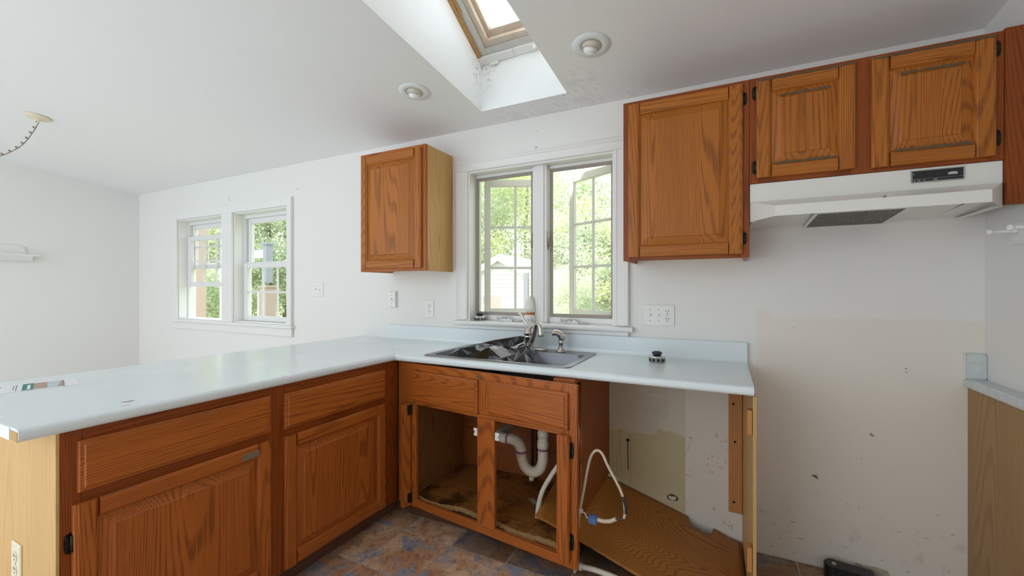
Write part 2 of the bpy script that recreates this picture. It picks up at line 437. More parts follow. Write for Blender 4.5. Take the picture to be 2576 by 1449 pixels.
# ------------------------------------------------------------------ structure
def struct(o, label, cat): return tag(o, label, cat, kind='structure')
fl = thing('floor', (0, 0, 0), 'slate look vinyl tile floor in brown orange and blue grey', 'floor', kind='structure')
MB().box(XL, XR, YN, .0, -.06, -.0035).build('grout_bed', M['grout'], fl)
TX, TY, TP = .098, -.627, .302
tcache = {}
for i in range(-3, 9):
    for j in range(-5, 3):
        x0, y0 = TX+i*TP, TY+j*TP
        x1, y1 = min(x0+TP, XR-.002), min(y0+TP, -.002)
        if x1-x0 < .02 or y1-y0 < .02 or x0 < -.7: continue
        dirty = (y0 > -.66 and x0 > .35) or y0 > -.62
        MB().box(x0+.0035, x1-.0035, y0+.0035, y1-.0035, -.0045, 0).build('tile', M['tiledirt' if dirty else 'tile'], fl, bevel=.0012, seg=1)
M['bounce_floor'] = plain('pale_bounce_floor', (.66, .645, .62), .5, var=.06, scale=3)  # unseen flooring, made pale to bounce light up to the ceiling
MB().box(XL, TX-2.65*TP, YN, 0, -.0034, -.0005).build('bounce_flooring', M['bounce_floor'], fl)
MB().box(TX-2.65*TP, XR, YN, TY-5*TP, -.0034, -.0005).build('bounce_flooring', M['bounce_floor'], fl)

# back wall with two window openings
def wall_with_holes(name, x0, x1, z0, z1, y0, y1, holes, mat):
    xs = sorted({x0, x1, *[h[0] for h in holes], *[h[1] for h in holes]}); zs = sorted({z0, z1, *[h[2] for h in holes], *[h[3] for h in holes]})
    mb = MB()
    def hole(i, k):
        if i < 0 or k < 0 or i >= len(xs)-1 or k >= len(zs)-1: return True
        cx, cz_ = (xs[i]+xs[i+1])/2, (zs[k]+zs[k+1])/2
        return any(h[0] < cx < h[1] and h[2] < cz_ < h[3] for h in holes)
    for i in range(len(xs)-1):
        for k in range(len(zs)-1):
            if hole(i, k): continue
            a, b, c, d = xs[i], xs[i+1], zs[k], zs[k+1]
            mb.quad((a, y0, c), (b, y0, c), (b, y0, d), (a, y0, d)); mb.quad((a, y1, c), (a, y1, d), (b, y1, d), (b, y1, c))
            if hole(i-1, k): mb.quad((a, y0, c), (a, y0, d), (a, y1, d), (a, y1, c))
            if hole(i+1, k): mb.quad((b, y0, c), (b, y1, c), (b, y1, d), (b, y0, d))
            if hole(i, k-1): mb.quad((a, y0, c), (a, y1, c), (b, y1, c), (b, y0, c))
            if hole(i, k+1): mb.quad((a, y0, d), (b, y0, d), (b, y1, d), (a, y1, d))
    return mb.build(name, mat, weld=True)
K0, K1, KZ0, KZ1 = .10, 1.062, 1.060, 2.037       # kitchen window opening
D0, D1, E0, E1, DZ0, DZ1 = -3.425, -2.636, -2.473, -1.695, .955, 1.972   # the two dining openings
wb = wall_with_holes('wall_back', XL-.15, XR+.15, -.06, 2.34, 0, .15, [(K0, K1, KZ0-.021, KZ1), (D0, D1, DZ0, DZ1), (E0, E1, DZ0, DZ1)], M['wall'])
struct(wb, 'white painted wall with the sink window and dining windows', 'wall')
struct(MB().box(XL-.15, XL, YN, -.0005, -.06, 3.0).build('wall_left', M['wall2']), 'plain white dining wall with the small shelf', 'wall')
struct(MB().box(XR, XR+.15, YN, -.0005, -.06, 3.0).build('wall_right', M['wall2']), 'narrow strip of white wall right of the range hood', 'wall')

struct(MB().box(.6, XR+.15, YN-.15, YN, -.06, 3.0).build('wall_light_block', M['wall2']), 'unseen white wall added behind the camera to dim the kitchen side', 'wall')  # unseen wall, added to cut the daylight reaching the right side

# sloped ceiling with the skylight opening
SX0, SX1, SY0, SY1 = .308, .846, -.175, -1.42
mb = MB()
for (a, b, c, d) in ((XL, SX0, 0, YN), (SX1, XR, 0, YN), (SX0, SX1, 0, SY0), (SX0, SX1, SY1, YN)):
    for dz in (0, .05):
        mb.quad((a, c, cz(c)+dz), (b, c, cz(c)+dz), (b, d, cz(d)+dz), (a, d, cz(d)+dz))
struct(mb.build('ceiling', M['ceiling']), 'white sloping ceiling with mould stains beside the skylight well', 'ceiling')
def zr(y): return 2.612 + .53*(SY0-y)
sh = thing('trim_1', (SX0, SY0, cz(SY0)), 'deep white skylight well cut up through the ceiling', 'skylight well', kind='structure')
t_ = .03
MB().prism([(SY0, cz(SY0)+.001), (SY1, cz(SY1)+.001), (SY1, zr(SY1)), (SY0, zr(SY0))], 'X', SX0-t_, SX0).build('well_side', M['shaft'], sh)
MB().prism([(SY0, cz(SY0)+.001), (SY1, cz(SY1)+.001), (SY1, zr(SY1)), (SY0, zr(SY0))], 'X', SX1, SX1+t_).build('well_side', M['shaft'], sh)
MB().box(SX0-t_, SX1+t_, SY0, SY0+t_, cz(SY0)+.001, zr(SY0)).build('well_end', M['shaft'], sh)
MB().box(SX0-t_, SX1+t_, SY1-t_, SY1, cz(SY1-t_)+.002, zr(SY1)).build('well_end', M['shaft'], sh)

# skylight window in the roof plane: local (x, v up the slope, n outwards)
sw = thing('window_3', (SX0, SY0, zr(SY0)), 'old roof skylight with weathered frame and hazy glass', 'skylight', kind='structure')
cs, sn = 1/math.hypot(1, .53), .53/math.hypot(1, .53)
def sk(p): return (SX0+p[0], SY0 - p[1]*cs + p[2]*sn, zr(SY0) + p[1]*sn + p[2]*cs)
SWd, SLn = SX1-SX0, (SY0-SY1)/cs
def skbar(name, x0, x1, v0, v1, n0, n1, mat, bevel=.002): return MB().box(x0, x1, v0, v1, n0, n1).map(sk).build(name, mat, sw, bevel=bevel)
skbar('trim_board', .0, SWd*.42, .0, .045, -.012, .006, M['white'])
skbar('trim_board', SWd*.425, SWd, .0, .045, -.008, .008, M['white'])
skbar('trim_board', .0, .022, .045, SLn*.30, -.010, .004, M['skywood'])
skbar('trim_board', .0, .026, SLn*.305, SLn, -.014, .004, M['white'])
skbar('trim_board', .022, .034, .30, SLn*.9, -.006, .006, M['skywood'])
skbar('trim_board', SWd-.02, SWd, .045, SLn, -.010, .004, M['white'])
for a in ((.010, .060, .035, SLn-.01), (SWd-.054, SWd-.010, .035, SLn-.01), (.060, SWd-.054, .035, .080), (.060, SWd-.054, SLn-.06, SLn-.02)):
    skbar('metal_frame', *a, .006, .035, M['skymetal'])
for a in ((.060, .090, .080, SLn-.06), (SWd-.084, SWd-.054, .080, SLn-.06), (.090, SWd-.084, .080, .115), (.090, SWd-.084, SLn-.1, SLn-.06)):
    skbar('sash_bar', *a, .020, .075, M['skysash'])
for a in ((.090, .112, .115, SLn-.1), (SWd-.106, SWd-.084, .115, SLn-.1), (.112, SWd-.106, .115, .150), (.112, SWd-.106, SLn-.13, SLn-.1)):
    skbar('sash_bead', *a, .055, .085, M['skysash'])
skbar('pane', .100, SWd-.094, .125, SLn-.11, .078, .084, M['skyglass'], 0)
MB().lathe([(.016, 0), (.016, .006), (.007, .010), (.007, .018), (.011, .022), (.008, .026), (0, .026)], (0, 0, 0), 12).map(lambda p: sk((SWd*.66+p[0], .026+p[1], -.008-p[2]))).build('latch', M['plate'], sw)
skbar('peeling_flap', .06, .12, -.004, .004, -.03, -.012, M['white'], 0)

# ------------------------------------------------------------------ kitchen casement window
w1 = thing('window_1', (.58, 0, KZ0), 'open double casement window with white trim above the sink', 'window', kind='structure')
def casing_profile(w):   # across the width 0..w, proud of the wall
    return [(0, 0), (0, -.024), (.006, -.026), (.012, -.022), (.020, -.022), (.026, -.018), (w-.018, -.014), (w-.014, -.016), (w-.004, -.014), (w, -.010), (w, 0)]
cw = .080
MB().prism([(K0-cw+a, b) for a, b in casing_profile(cw)], 'Z', 1.068, KZ1-.0005).build('casing', M['white'], w1)
MB().prism([(K1+cw-a, b) for a, b in casing_profile(cw)], 'Z', 1.068, KZ1-.0005).build('casing', M['white'], w1)
MB().prism([(b, KZ1+.07-a) for a, b in casing_profile(.07)], 'X', K0-cw, K1+cw).build('casing', M['white'], w1)
MB().prism([(.088, KZ0), (-.034, KZ0), (-.040, KZ0-.004), (-.042, KZ0-.012), (-.040, KZ0-.022), (-.034, KZ0-.026), (-.0005, KZ0-.026), (-.0005, KZ0-.020), (.088, KZ0-.020)][::-1], 'X', .012, 1.165).build('window_stool', M['white'], w1)
MB().box(.045, 1.142, -.022, -.0005, 1.0105, KZ0-.026).build('apron', M['white'], w1, bevel=.003)
# jamb liners and frame
jd = .15
MB().box(K0, K0+.012, .0005, jd, KZ0, KZ1-.012).build('jamb', M['white'], w1); MB().box(K1-.012, K1, .0005, jd, KZ0, KZ1-.012).build('jamb', M['white'], w1)
MB().box(K0, K1, .0005, jd, KZ1-.012, KZ1).build('head_jamb', M['white'], w1)
MB().box(K0, K1, .0885, jd+.03, KZ0-.02, KZ0-.0005).build('sill', M['white'], w1)
MB().box(.545, .640, .040, jd, KZ0, KZ1-.012).build('mullion', M['white'], w1, bevel=.004)
MB().box(.562, .623, .032, .042, KZ0, KZ1-.012).build('mullion_strip', M['white'], w1, bevel=.002)
for (a, b) in ((K0+.012, .545), (.640, K1-.012)):
    MB().box(a, b, .072, .11, KZ0, 1.094).build('frame_rail', M['white'], w1, bevel=.003)
    MB().box(a, b, .072, .11, KZ1-.03, KZ1-.012).build('frame_rail', M['white'], w1, bevel=.003)
    # insect screen
    s0, s1, z0, z1 = a+.004, b-.004, 1.095, KZ1-.03
    for q in ((s0, s0+.022, z0, z1), (s1-.022, s1, z0, z1)): MB().box(q[0], q[1], .074, .084, q[2], q[3]).build('screen_frame', M['screenframe'], w1, bevel=.002)
    for q in ((s0+.022, s1-.022, z0, z0+.022), (s0+.022, s1-.022, z1-.022, z1)): MB().box(q[0], q[1], .074, .084, q[2], q[3]).build('screen_frame', M['screenframe'], w1, bevel=.002)
    MB().quad((s0+.022, .079, z0+.022), (s1-.022, .079, z0+.022), (s1-.022, .079, z1-.022), (s0+.022, .079, z1-.022)).build('insect_screen', M['screen'], w1)
# outward opened sashes
def sash(hx, hy, width, ang, mir):
    # local x from the hinge; ang measured outwards
    z0, z1 = 1.085, KZ1-.02; rot = ang if not mir else math.pi-ang; xf = (hx, hy, rot)
    sg = MB().box(.040, width-.040, -.003, .003, z0+.045, z1-.045).build('sash', M['glass'], w1, xf=xf)
    parts = [('sash_stile', 0, .042, z0, z1), ('sash_stile', width-.042, width, z0, z1), ('sash_rail', .042, width-.042, z0, z0+.048), ('sash_rail', .042, width-.042, z1-.048, z1)]
    xm = width/2
    parts.append(('muntin', xm-.008, xm+.008, z0+.048, z1-.048))
    hh = (z1-z0-.096)/3
    for k in (1, 2):
        zz = z0+.048+hh*k; parts += [('muntin', .042, xm-.008, zz-.008, zz+.008), ('muntin', xm+.008, width-.042, zz-.008, zz+.008)]
    for n, a, b, c, d in parts:
        o = MB().box(a, b, -.014 if n != 'muntin' else -.008, .014 if n != 'muntin' else .008, c, d).build(n, M['sash'], w1, bevel=.003, xf=xf)
        adopt(o, sg)
sash(.128, .165, .425, math.radians(26), False)
sash(1.052, .165, .405, math.radians(26), True)
# lock levers on the mullion side and crank operators on the sill
for lx, s in ((.534, -1), (.652, 1)):
    z = 1.545
    o = MB().box(lx-.008, lx+.008, .058, .072, z-.035, z+.035).build('lock_plate', M['handle'], w1, bevel=.003)
    o2 = MB().tube([(lx, .056, z-.02), (lx-.002*s, .046, z+.02), (lx-.006*s, .042, z+.075)], [.006, .006, .004], 8).build('lock_lever', M['handle'], w1); adopt(o2, o)
for cx in (.365, .80):
    o = MB().prism([(-.045, 0), (.045, 0), (.040, .012), (.012, .024), (-.012, .024), (-.040, .012)], 'Y', .035, .060).map(lambda p: (p[0]+cx, p[1], p[2]+KZ0)).build('crank_base', M['crank'], w1, bevel=.003)
    h = MB().tube(catmull([(cx, .036, KZ0+.020), (cx-.015, .028, KZ0+.030), (cx-.035, .028, KZ0+.022), (cx-.055, .030, KZ0+.020)], 5), .006, 8).build('crank_handle', M['crank'], w1); adopt(h, o)
    h = MB().lathe([(.001, -.010), (.009, -.008), (.010, 0), (.009, .008), (.001, .010)], (cx-.060, .030, KZ0+.022), 10).build('crank_knob', M['crank'], w1); adopt(h, o)
    h = MB().tube([(cx+.02, .045, KZ0+.010), (cx+.07, .040, KZ0+.008), (cx+.10, .040, KZ0+.003)], .006, 8).build('crank_arm', M['crank'], w1); adopt(h, o)

# ------------------------------------------------------------------ dining window pair
w2 = thing('window_2', (-2.56, 0, DZ0), 'pair of white double hung windows in the dining area', 'window', kind='structure')
def flat(name, *a, bevel=.002, mat='white'): return MB().box(*a).build(name, M[mat], w2, bevel=bevel)
flat('casing', D0-.06, D0, -.018, 0, DZ0, DZ1+.065); flat('casing', E1, E1+.06, -.024, 0, DZ0, DZ1+.07)
flat('casing', D0, E1, -.018, 0, DZ1, DZ1+.065); flat('casing', D1, E0, -.020, 0, DZ0, DZ1)
flat('window_stool', D0-.075, E1+.082, -.040, .0, DZ0-.022, DZ0); flat('apron', D0-.06, E1+.065, -.020, -.0005, DZ0-.092, DZ0-.022, bevel=.004)
def dh_sash(x0, x1, z0, z1, y, cols, rows, fr=.045, name='sash'):
    g = MB().box(x0+fr, x1-fr, y-.002, y+.002, z0+fr, z1-fr).build(name, M['glass'], w2)
    for a in ((x0, x0+fr, z0, z1, 'sash_stile'), (x1-fr, x1, z0, z1, 'sash_stile'), (x0+fr, x1-fr, z0, z0+fr, 'sash_rail'), (x0+fr, x1-fr, z1-fr, z1, 'sash_rail')):
        o = MB().box(a[0], a[1], y-.017, y+.017, a[2], a[3]).build(a[4], M['vinyl'], w2, bevel=.003); adopt(o, g)
    for i in range(1, cols):
        x = x0+fr+(x1-x0-2*fr)*i/cols; o = MB().box(x-.008, x+.008, y-.006, y+.006, z0+fr, z1-fr).build('muntin', M['vinyl'], w2); adopt(o, g)
    for k in range(1, rows):
        z = z0+fr+(z1-z0-2*fr)*k/rows; o = MB().box(x0+fr, x1-fr, y-.007, y+.005, z-.008, z+.008).build('muntin', M['vinyl'], w2); adopt(o, g)
    return g
for (a, b) in ((D0, D1), (E0, E1)):
    flat('jamb', a+.0003, a+.012, .0005, .15, DZ0+.012, DZ1-.012); flat('jamb', b-.012, b-.0003, .0005, .15, DZ0+.012, DZ1-.012); flat('head_jamb', a+.0003, b-.0003, .0005, .15, DZ1-.012, DZ1-.0003); flat('sill', a+.0003, b-.0003, .0005, .16, DZ0+.0003, DZ0+.012)
    for (s, t) in ((a+.012, a+.030), (b-.030, b-.012)): flat('track', s, t, .080, .15, DZ0+.012, DZ1-.012, mat='vinyl')
    flat('head_track', a+.030, b-.030, .085, .15, DZ1-.045, DZ1-.012, mat='vinyl')
# left window: upper sash with grid, lower sash pushed up
dh_sash(D0+.035, D1-.035, 1.47, DZ1-.045, .130, 3, 2)
dh_sash(D0+.030, D1-.030, 1.288, 1.805, .095, 3, 2)
# right window: upper sash without its grid, lower sash shut
dh_sash(E0+.035, E1-.035, 1.47, DZ1-.045, .130, 1, 1)
dh_sash(E0+.030, E1-.030, DZ0+.014, 1.505, .095, 3, 2)
for x in (D0+.22, D1-.22): flat('sash_latch', x-.03, x+.03, .075, .10, 1.805, 1.815, mat='vinyl')
for x in (E0+.10, E0+.40): flat('sash_latch', x-.03, x+.03, .075, .10, 1.505, 1.515, mat='vinyl')

# ------------------------------------------------------------------ cabinet parts
def raised_door(root, x0, x1, z0, z1, yf, wood, xf=None, fw=.056, th=.0195, hinge=None, rails_first=False, name='door'):
    """frame and raised panel door; yf = front plane (-y is the front); sub-parts under the panel"""
    yb = yf+th; i0, i1, k0, k1 = x0+fw, x1-fw, z0+fw, z1-fw
    pn = MB().loft_rect(i0-.008, i1+.008, k0-.008, k1+.008, [(0, yb-.003), (0, yf+.0145), (.010, yf+.0140), (.040, yf+.0040), (.0425, yf+.0015)]).build(name, M[wood+'_Z'], root, xf=xf)
    # stile section (x, y): rounded outside, moulded inside
    def sec(a, b):   # a = outer x, b = inner x
        s = 1 if b > a else -1
        return [(a, yb), (a, yf+.007), (a+.003*s, yf+.0035), (a+.009*s, yf+.0022), (a+.010*s, yf), (b-.011*s, yf), (b-.0105*s, yf+.003), (b-.005*s, yf+.0055), (b, yf+.0125), (b, yb)]
    subs = []
    for a, b in ((x0, i0), (x1, i1)):
        subs.append(MB().prism(sec(a, b), 'Z', z0, z1).build('stile', M[wood+'_Z'], root, xf=xf))
    for a, b in ((z0, k0), (z1, k1)):
        subs.append(MB().prism([(y, z) for z, y in sec(a, b)], 'X', i0, i1).build('rail', M[wood+'_X'], root, xf=xf))
    for s in subs: adopt(s, pn)
    if hinge:
        hx, sgn, zs = hinge
        for z in zs: adopt(hinge_part(root, hx, z, yf+th, sgn, xf), pn)
    return pn
def hinge_part(root, hx, z, y, sgn, xf=None, h=.062):
    mb = MB().prism([(hx, z-h/2), (hx+.011*sgn, z-h/2+.006), (hx+.014*sgn, z-.012), (hx+.014*sgn, z+.012), (hx+.011*sgn, z+h/2-.006), (hx, z+h/2)], 'Y', y-.003, y)
    mb.tube([(hx-.001*sgn, y-.008, z-h/2+.008), (hx-.001*sgn, y-.008, z+h/2-.008)], .005, 8)
    mb.lathe([(.0035, 0), (.0035, -.002), (0, -.0025)], (hx+.008*sgn, y-.003, z+.017), 8, 'Y').lathe([(.0035, 0), (.0035, -.002), (0, -.0025)], (hx+.008*sgn, y-.003, z-.017), 8, 'Y')
    return mb.build('hinge', M['hinge'], root, xf=xf)
def slab_front(root, x0, x1, z0, z1, yf, wood, xf=None, name='drawer_front'):
    return MB().loft_rect(x0, x1, z0, z1, [(0, yf+.0192), (0, yf+.009), (.003, yf+.0055), (.011, yf+.0045), (.014, yf)]).build(name, M[wood+'_X'], root, xf=xf)
def fbox(root, name, x0, x1, y0, y1, z0, z1, mat, xf=None, bevel=.0015):
    return MB().box(x0, x1, y0, y1, z0, z1).build(name, M[mat], root, bevel=bevel, xf=xf, seg=1)

# ---- wall cabinets
YF = -.290
def wall_cab(x0, x1, z0, z1, label, stiles, doors, side=None, fw='frame'):
    c = thing('wall_cabinet', ((x0+x1)/2, 0, z0), label, 'cabinet', 'oak wall cabinets')
    fbox(c, 'side_panel', x0, x0+.014, YF+.019, -.001, z0, z1, 'gold_Z' if not side else side); fbox(c, 'side_panel', x1-.014, x1, YF+.019, -.001, z0, z1, side or 'gold_Z')
    fbox(c, 'bottom_panel', x0+.014, x1-.014, YF+.019, -.001, z0+.022, z0+.030, 'side_Z'); fbox(c, 'top_panel', x0+.014, x1-.014, YF+.019, -.001, z1-.012, z1, 'gold_X')
    fbox(c, 'back_panel', x0+.014, x1-.014, -.006, -.001, z0+.03, z1-.012, 'side_Z')
    for a, b in stiles: fbox(c, 'frame_stile', a, b, YF, YF+.019, z0, z1, fw+'_Z')
    ss = sorted(stiles)
    for (a, b), (d, e) in zip(ss[:-1], ss[1:]):
        fbox(c, 'frame_rail', b, d, YF, YF+.019, z0, z0+.038, fw+'_X'); fbox(c, 'frame_rail', b, d, YF, YF+.019, z1-.036, z1, fw+'_X')
    for d in doors: raised_door(c, *d[:4], YF-.019, 'gold', hinge=d[4])
    return c
wall_cab(-.560, -.020, 1.380, 2.155, 'small oak wall cabinet left of the sink window', [(-.560, -.522), (-.058, -.020)], [(-.545, -.045, 1.398, 2.135, None)], 'side_Z', 'red')
wall_cab(1.172, 1.705, 1.404, 2.165, 'tall oak wall cabinet between the sink window and hood', [(1.172, 1.210), (1.667, 1.705)], [(1.198, 1.680, 1.420, 2.146, (1.6815, 1, (1.487, 2.085)))])
hc_ = wall_cab(1.7055, 2.476, 1.718, 2.165, 'short two door oak wall cabinet above the range hood', [(1.7055, 1.742), (2.050, 2.126), (2.440, 2.476)],
         [(1.730, 2.064, 1.737, 2.148, (1.7285, -1, (1.785, 2.100))), (2.112, 2.452, 1.732, 2.150, (2.4535, 1, (1.795, 2.105)))])
tag(MB().box(2.4765, XR-.001, YF-.004, YF+.018, 1.562, 2.172).build('filler_board', M['frame_Z'], bevel=.002), 'dark oak filler board between hood cabinet and right wall', 'board')

for c_, d_ in ((0, (1.730, 2.064, 1.737, 2.148)), (1, (2.112, 2.452, 1.732, 2.150))):
    a, b, z0, z1 = d_; r_ = random.Random(40+c_)
    for (u0, u1, zz, hh, yy) in ((a+.004, b-.004, z1-.009, .008, YF-.0205), (a+.085, b-.080, z1-.082, .008, YF-.0172), (a+.066, b-.062, z0+.050, .008, YF-.0200)):
        n_ = 14; up_ = [(u0+(u1-u0)*k/n_, zz+hh*r_.uniform(.55, 1.1)) for k in range(n_+1)]; lo_ = [(u0+(u1-u0)*k/n_, zz+hh*r_.uniform(-.3, .2)) for k in range(n_, -1, -1)]
        MB().prism(up_+lo_, 'Y', yy, yy+.0012).build('grime', M['grime'], hc_)
# ---- peninsula base cabinet (built facing -y, turned to face +x)
PXF = (0, 0, math.pi/2)           # local x = world y, local y = -world x
PF = .022
pc = thing('base_cabinet', (-.32, -1.21, 0), 'oak peninsula base cabinet with two drawers and doors', 'cabinet', 'oak base cabinets')
def pbox(name, x0, x1, y0, y1, z0, z1, mat, bevel=.0015): return fbox(pc, name, x0, x1, y0, y1, z0, z1, mat, PXF, bevel)
PX0, PX1 = -1.885, -.5365
pbox('frame_stile', PX0, -1.838, PF, PF+.019, .095, BOT-.001, 'frame_Z'); pbox('frame_stile', -1.295, -1.211, PF, PF+.019, .095, BOT-.001, 'frame_Z'); pbox('frame_stile', -.655, PX1, PF, PF+.019, .095, BOT-.001, 'frame_Z')
for a, b in ((-1.838, -1.295), (-1.211, -.655)):
    pbox('frame_rail', a, b, PF, PF+.019, .828, BOT-.001, 'frame_X'); pbox('frame_rail', a, b, PF, PF+.019, .640, .712, 'frame_X'); pbox('frame_rail', a, b, PF, PF+.019, .095, .128, 'frame_X')
for (a, b, z0, z1) in ((-1.850, -1.283, .696, .842), (-1.223, -.643, .688, .836)): slab_front(pc, a, b, z0, z1, PF-.0192, 'red', PXF)
raised_door(pc, -1.861, -1.283, .118, .666, PF-.0192, 'red', PXF, hinge=(-1.8625, -1, (.560, .20)))
raised_door(pc, -1.223, -.643, .108, .657, PF-.0192, 'red', PXF, hinge=(-.6415, 1, (.56, .20)))
M['glue'] = plain('dried_glue', (.20, .15, .10), .7, var=.5, scale=90)
pbox('glue_mark', -1.400, -1.335, PF-.0197, PF-.0190, .622, .646, 'glue', 0)
pbox('side_panel', PX0-.007, PX0, PF, .60, .0, BOT-.001, 'veneer_Z', 0)
pbox('back_panel', PX0, -.02, .590, .600, .0, BOT-.001, 'veneer_Z'); pbox('bottom_panel', PX0, PX1, PF+.02, .589, .095, .107, 'inside')
pbox('toe_kick', PX0, -.46, .085, .097, .0, .094, 'kick')

# ---- sink base cabinet: the face frame has come loose and swings out on the right
sb = thing('base_cabinet', (.5, -.3, 0), 'broken oak sink base cabinet with open door holes', 'cabinet', 'oak base cabinets')
SXF = (-.020, -.5370, -.115)
def gbox(name, x0, x1, y0, y1, z0, z1, mat, bevel=.0015): return fbox(sb, name, x0, x1, y0, y1, z0, z1, mat, SXF, bevel)
GT = .866
gbox('frame_stile', .006, .142, .0, .019, .090, GT, 'red_Z'); gbox('frame_stile', .560, .662, .0, .019, .132, .646, 'red_Z'); gbox('frame_stile', 1.022, 1.088, .0, .019, .090, GT, 'red_Z')
gbox('frame_stile', .566, .640, .0, .019, .680, .830, 'red_Z')
gbox('frame_rail', .142, 1.022, .0, .019, .828, GT, 'red_X'); gbox('frame_rail', .142, 1.022, .0, .019, .646, .682, 'red_X'); gbox('frame_rail', .142, 1.022, .0, .019, .090, .132, 'red_X')
slab_front(sb, .124, .570, .662, .828, -.0192, 'red', SXF, 'false_front'); slab_front(sb, .632, 1.050, .672, .832, -.0192, 'red', SXF, 'false_front')
MB().prism([(.555, .838), (.592, .838), (.586, .851), (.561, .851)], 'Y', -.0015, .0).build('maker_badge', M['brass'], sb, xf=SXF)
# left-over hinge stiles of the two broken doors
def door_stile(name, x0, x1, y0, y1, z0, z1, xf): return MB().box(x0, x1, y0, y1, z0, z1).build(name, M['red_Z'], sb, bevel=.004, xf=xf)
rs = door_stile('door_stile', 1.000, 1.058, -.0195, -.0005, .118, .652, SXF)
for z in (.205, .590): adopt(hinge_part(sb, 1.060, z, -.001, 1, SXF, .075), rs)
LXF = (.085, -.5495, math.radians(-115))
ls = door_stile('door_stile', .004, .060, -.0095, .0095, .095, .650, LXF)
for z in (.140, .615): adopt(MB().box(.0, .026, .0095, .0125, z-.026, z+.026).build('hinge', M['hinge'], sb, xf=LXF, bevel=.001), ls)
# carcass
fbox(sb, 'side_panel', .060, .072, -.50, -.001, .095, BOT-.002, 'inside'); fbox(sb, 'side_panel', 1.021, 1.033, -.50, -.001, .235, BOT-.002, 'paneldark_Z')
fbox(sb, 'back_panel', .072, 1.021, -.008, -.001, .105, BOT-.002, 'paneldark_Z')
# cabinet floor with a ragged broken front edge
mb = MB(); pts = [(.072, -.009), (1.015, -.009)]; rag = []
for k in range(71):
    x = 1.015-(.943)*k/70; rag.append((x, -.575+.050*(1-x)+.030*math.exp(-((x-.45)/.12)**2)+random.uniform(-.0055, .0055)+.008*math.sin(x*23)-(.025*(x-.5))))
MB().prism(pts+rag, 'Z', .112, .124).build('bottom_panel', M['floorin'], sb)
rg = [(x, y-.002) for x, y in rag]
MB().prism(rg + [(x, y+.014) for x, y in rag[::-1]], 'Z', .109, .1255).build('broken_edge', M['particle'], sb)
MB().prism([(.655, -.262), (.700, -.30), (.745, -.285), (.775, -.235), (.745, -.225), (.74, -.255), (.70, -.262), (.675, -.235)], 'Z', .1245, .1252).build('tape_scrap', M['greystrip'], sb)
fbox(sb, 'toe_kick', .0, .50, -.478, -.466, .0, .093, 'kick'); fbox(sb, 'toe_kick_scrap', .72, 1.0, -.44, -.428, .0, .10, 'red_X')
fbox(sb, 'corner_block', .93, 1.03, -.60, -.505, BOT-.022, BOT-.002, 'red_X')
for lx, s in ((.552, -1), (.668, 1)):
    MB().prism([(lx-.006*s, .552), (lx+.014*s, .552), (lx+.019*s, .560), (lx+.010*s, .570), (lx+.020*s, .581), (lx+.016*s, .590), (lx-.006*s, .590)], 'Y', .004, .009).build('child_latch', M['plate'], sb, xf=SXF, bevel=.0015)

# ------------------------------------------------------------------ worktop
ct = thing('countertop', (0, 0, BOT), 'pale blue laminate L shaped countertop with mitred corner seam', 'countertop')
HX0, HX1, HY0, HY1 = .185, .955, -.520, -.085      # sink cut-out
def slab(name, faces, front):
    bm = bmesh.new()
    vs = {}
    def V(x, y):
        k = (round(x, 4), round(y, 4))
        if k not in vs: vs[k] = bm.verts.new((x, y, TOP))
        return vs[k]
    fs = [bm.faces.new([V(*p) for p in f]) for f in faces]
    r = bmesh.ops.extrude_face_region(bm, geom=fs)
    bmesh.ops.translate(bm, verts=[g for g in r['geom'] if isinstance(g, bmesh.types.BMVert)], vec=(0, 0, BOT-TOP))
    bmesh.ops.recalc_face_normals(bm, faces=bm.faces)
    es = [e for e in bm.edges if front(e.verts[0].co) and front(e.verts[1].co) and abs(e.verts[0].co.z-e.verts[1].co.z) < 1e-4]
    bmesh.ops.bevel(bm, geom=es, offset=.0145, segments=5, affect='EDGES', profile=.5)
    c = Vector((0, 0, BOT)); me = bpy.data.meshes.new(name)
    bmesh.ops.translate(bm, verts=bm.verts, vec=-c)
    bm.normal_update(); bm.to_mesh(me); bm.free(); me.materials.append(M['counter'])
    o = bpy.data.objects.new(name, me); COL.objects.link(o); o.parent = ct; return o
g = .0011
slab('sink_run', [[(-CD+g, -.0005), (-g*0+g, -CD), (HX0, -CD), (HX0, HY0), (HX0, HY1), (HX0, -.0005)], [(HX0, HY1), (HX1, HY1), (HX1, -.0005), (HX0, -.0005)],
                  [(HX0, -CD), (HX1, -CD), (HX1, HY0), (HX0, HY0)], [(HX1, -CD), (1.708, -CD), (1.708, -.0005), (HX1, -.0005), (HX1, HY1), (HX1, HY0)]], lambda c: c.y < -CD+.001)
slab('peninsula_run', [[(-.870, -.0005), (-.870, -1.966), (0, -1.966), (0, -CD), (-CD, -.0005)]], lambda c: c.x > -.001)
MB().prism([(-.0005, TOP), (-.034, TOP), (-.026, TOP+.003), (-.021, TOP+.010), (-.019, TOP+.02), (-.019, TOP+.094), (-.015, TOP+.0985), (-.008, TOP+.1), (-.0005, TOP+.1)], 'X', -CD+.020, 1.708).build('backsplash', M['counter'], ct)
MB().box(-.055, -.006, -1.9675, -1.9662, BOT+.002, TOP-.008).build('raw_edge', M['particle'], ct)
MB().box(-.870, -.060, -1.968, -1.9662, BOT, TOP-.001).build('end_strip', M['white'], ct)

M['purple'] = plain('purple_stain', (.16, .05, .17), .5)
MB().prism([(-.104, -1.722), (-.092, -1.716), (-.088, -1.700), (-.092, -1.690), (-.098, -1.694), (-.100, -1.708)], 'Z', TOP+.0001, TOP+.0004).build('stain', M['purple'], ct)
MB().box(-.0435, -.0405, -1.742, -1.722, TOP+.0001, TOP+.0003).build('stain', M['cleat'], ct)
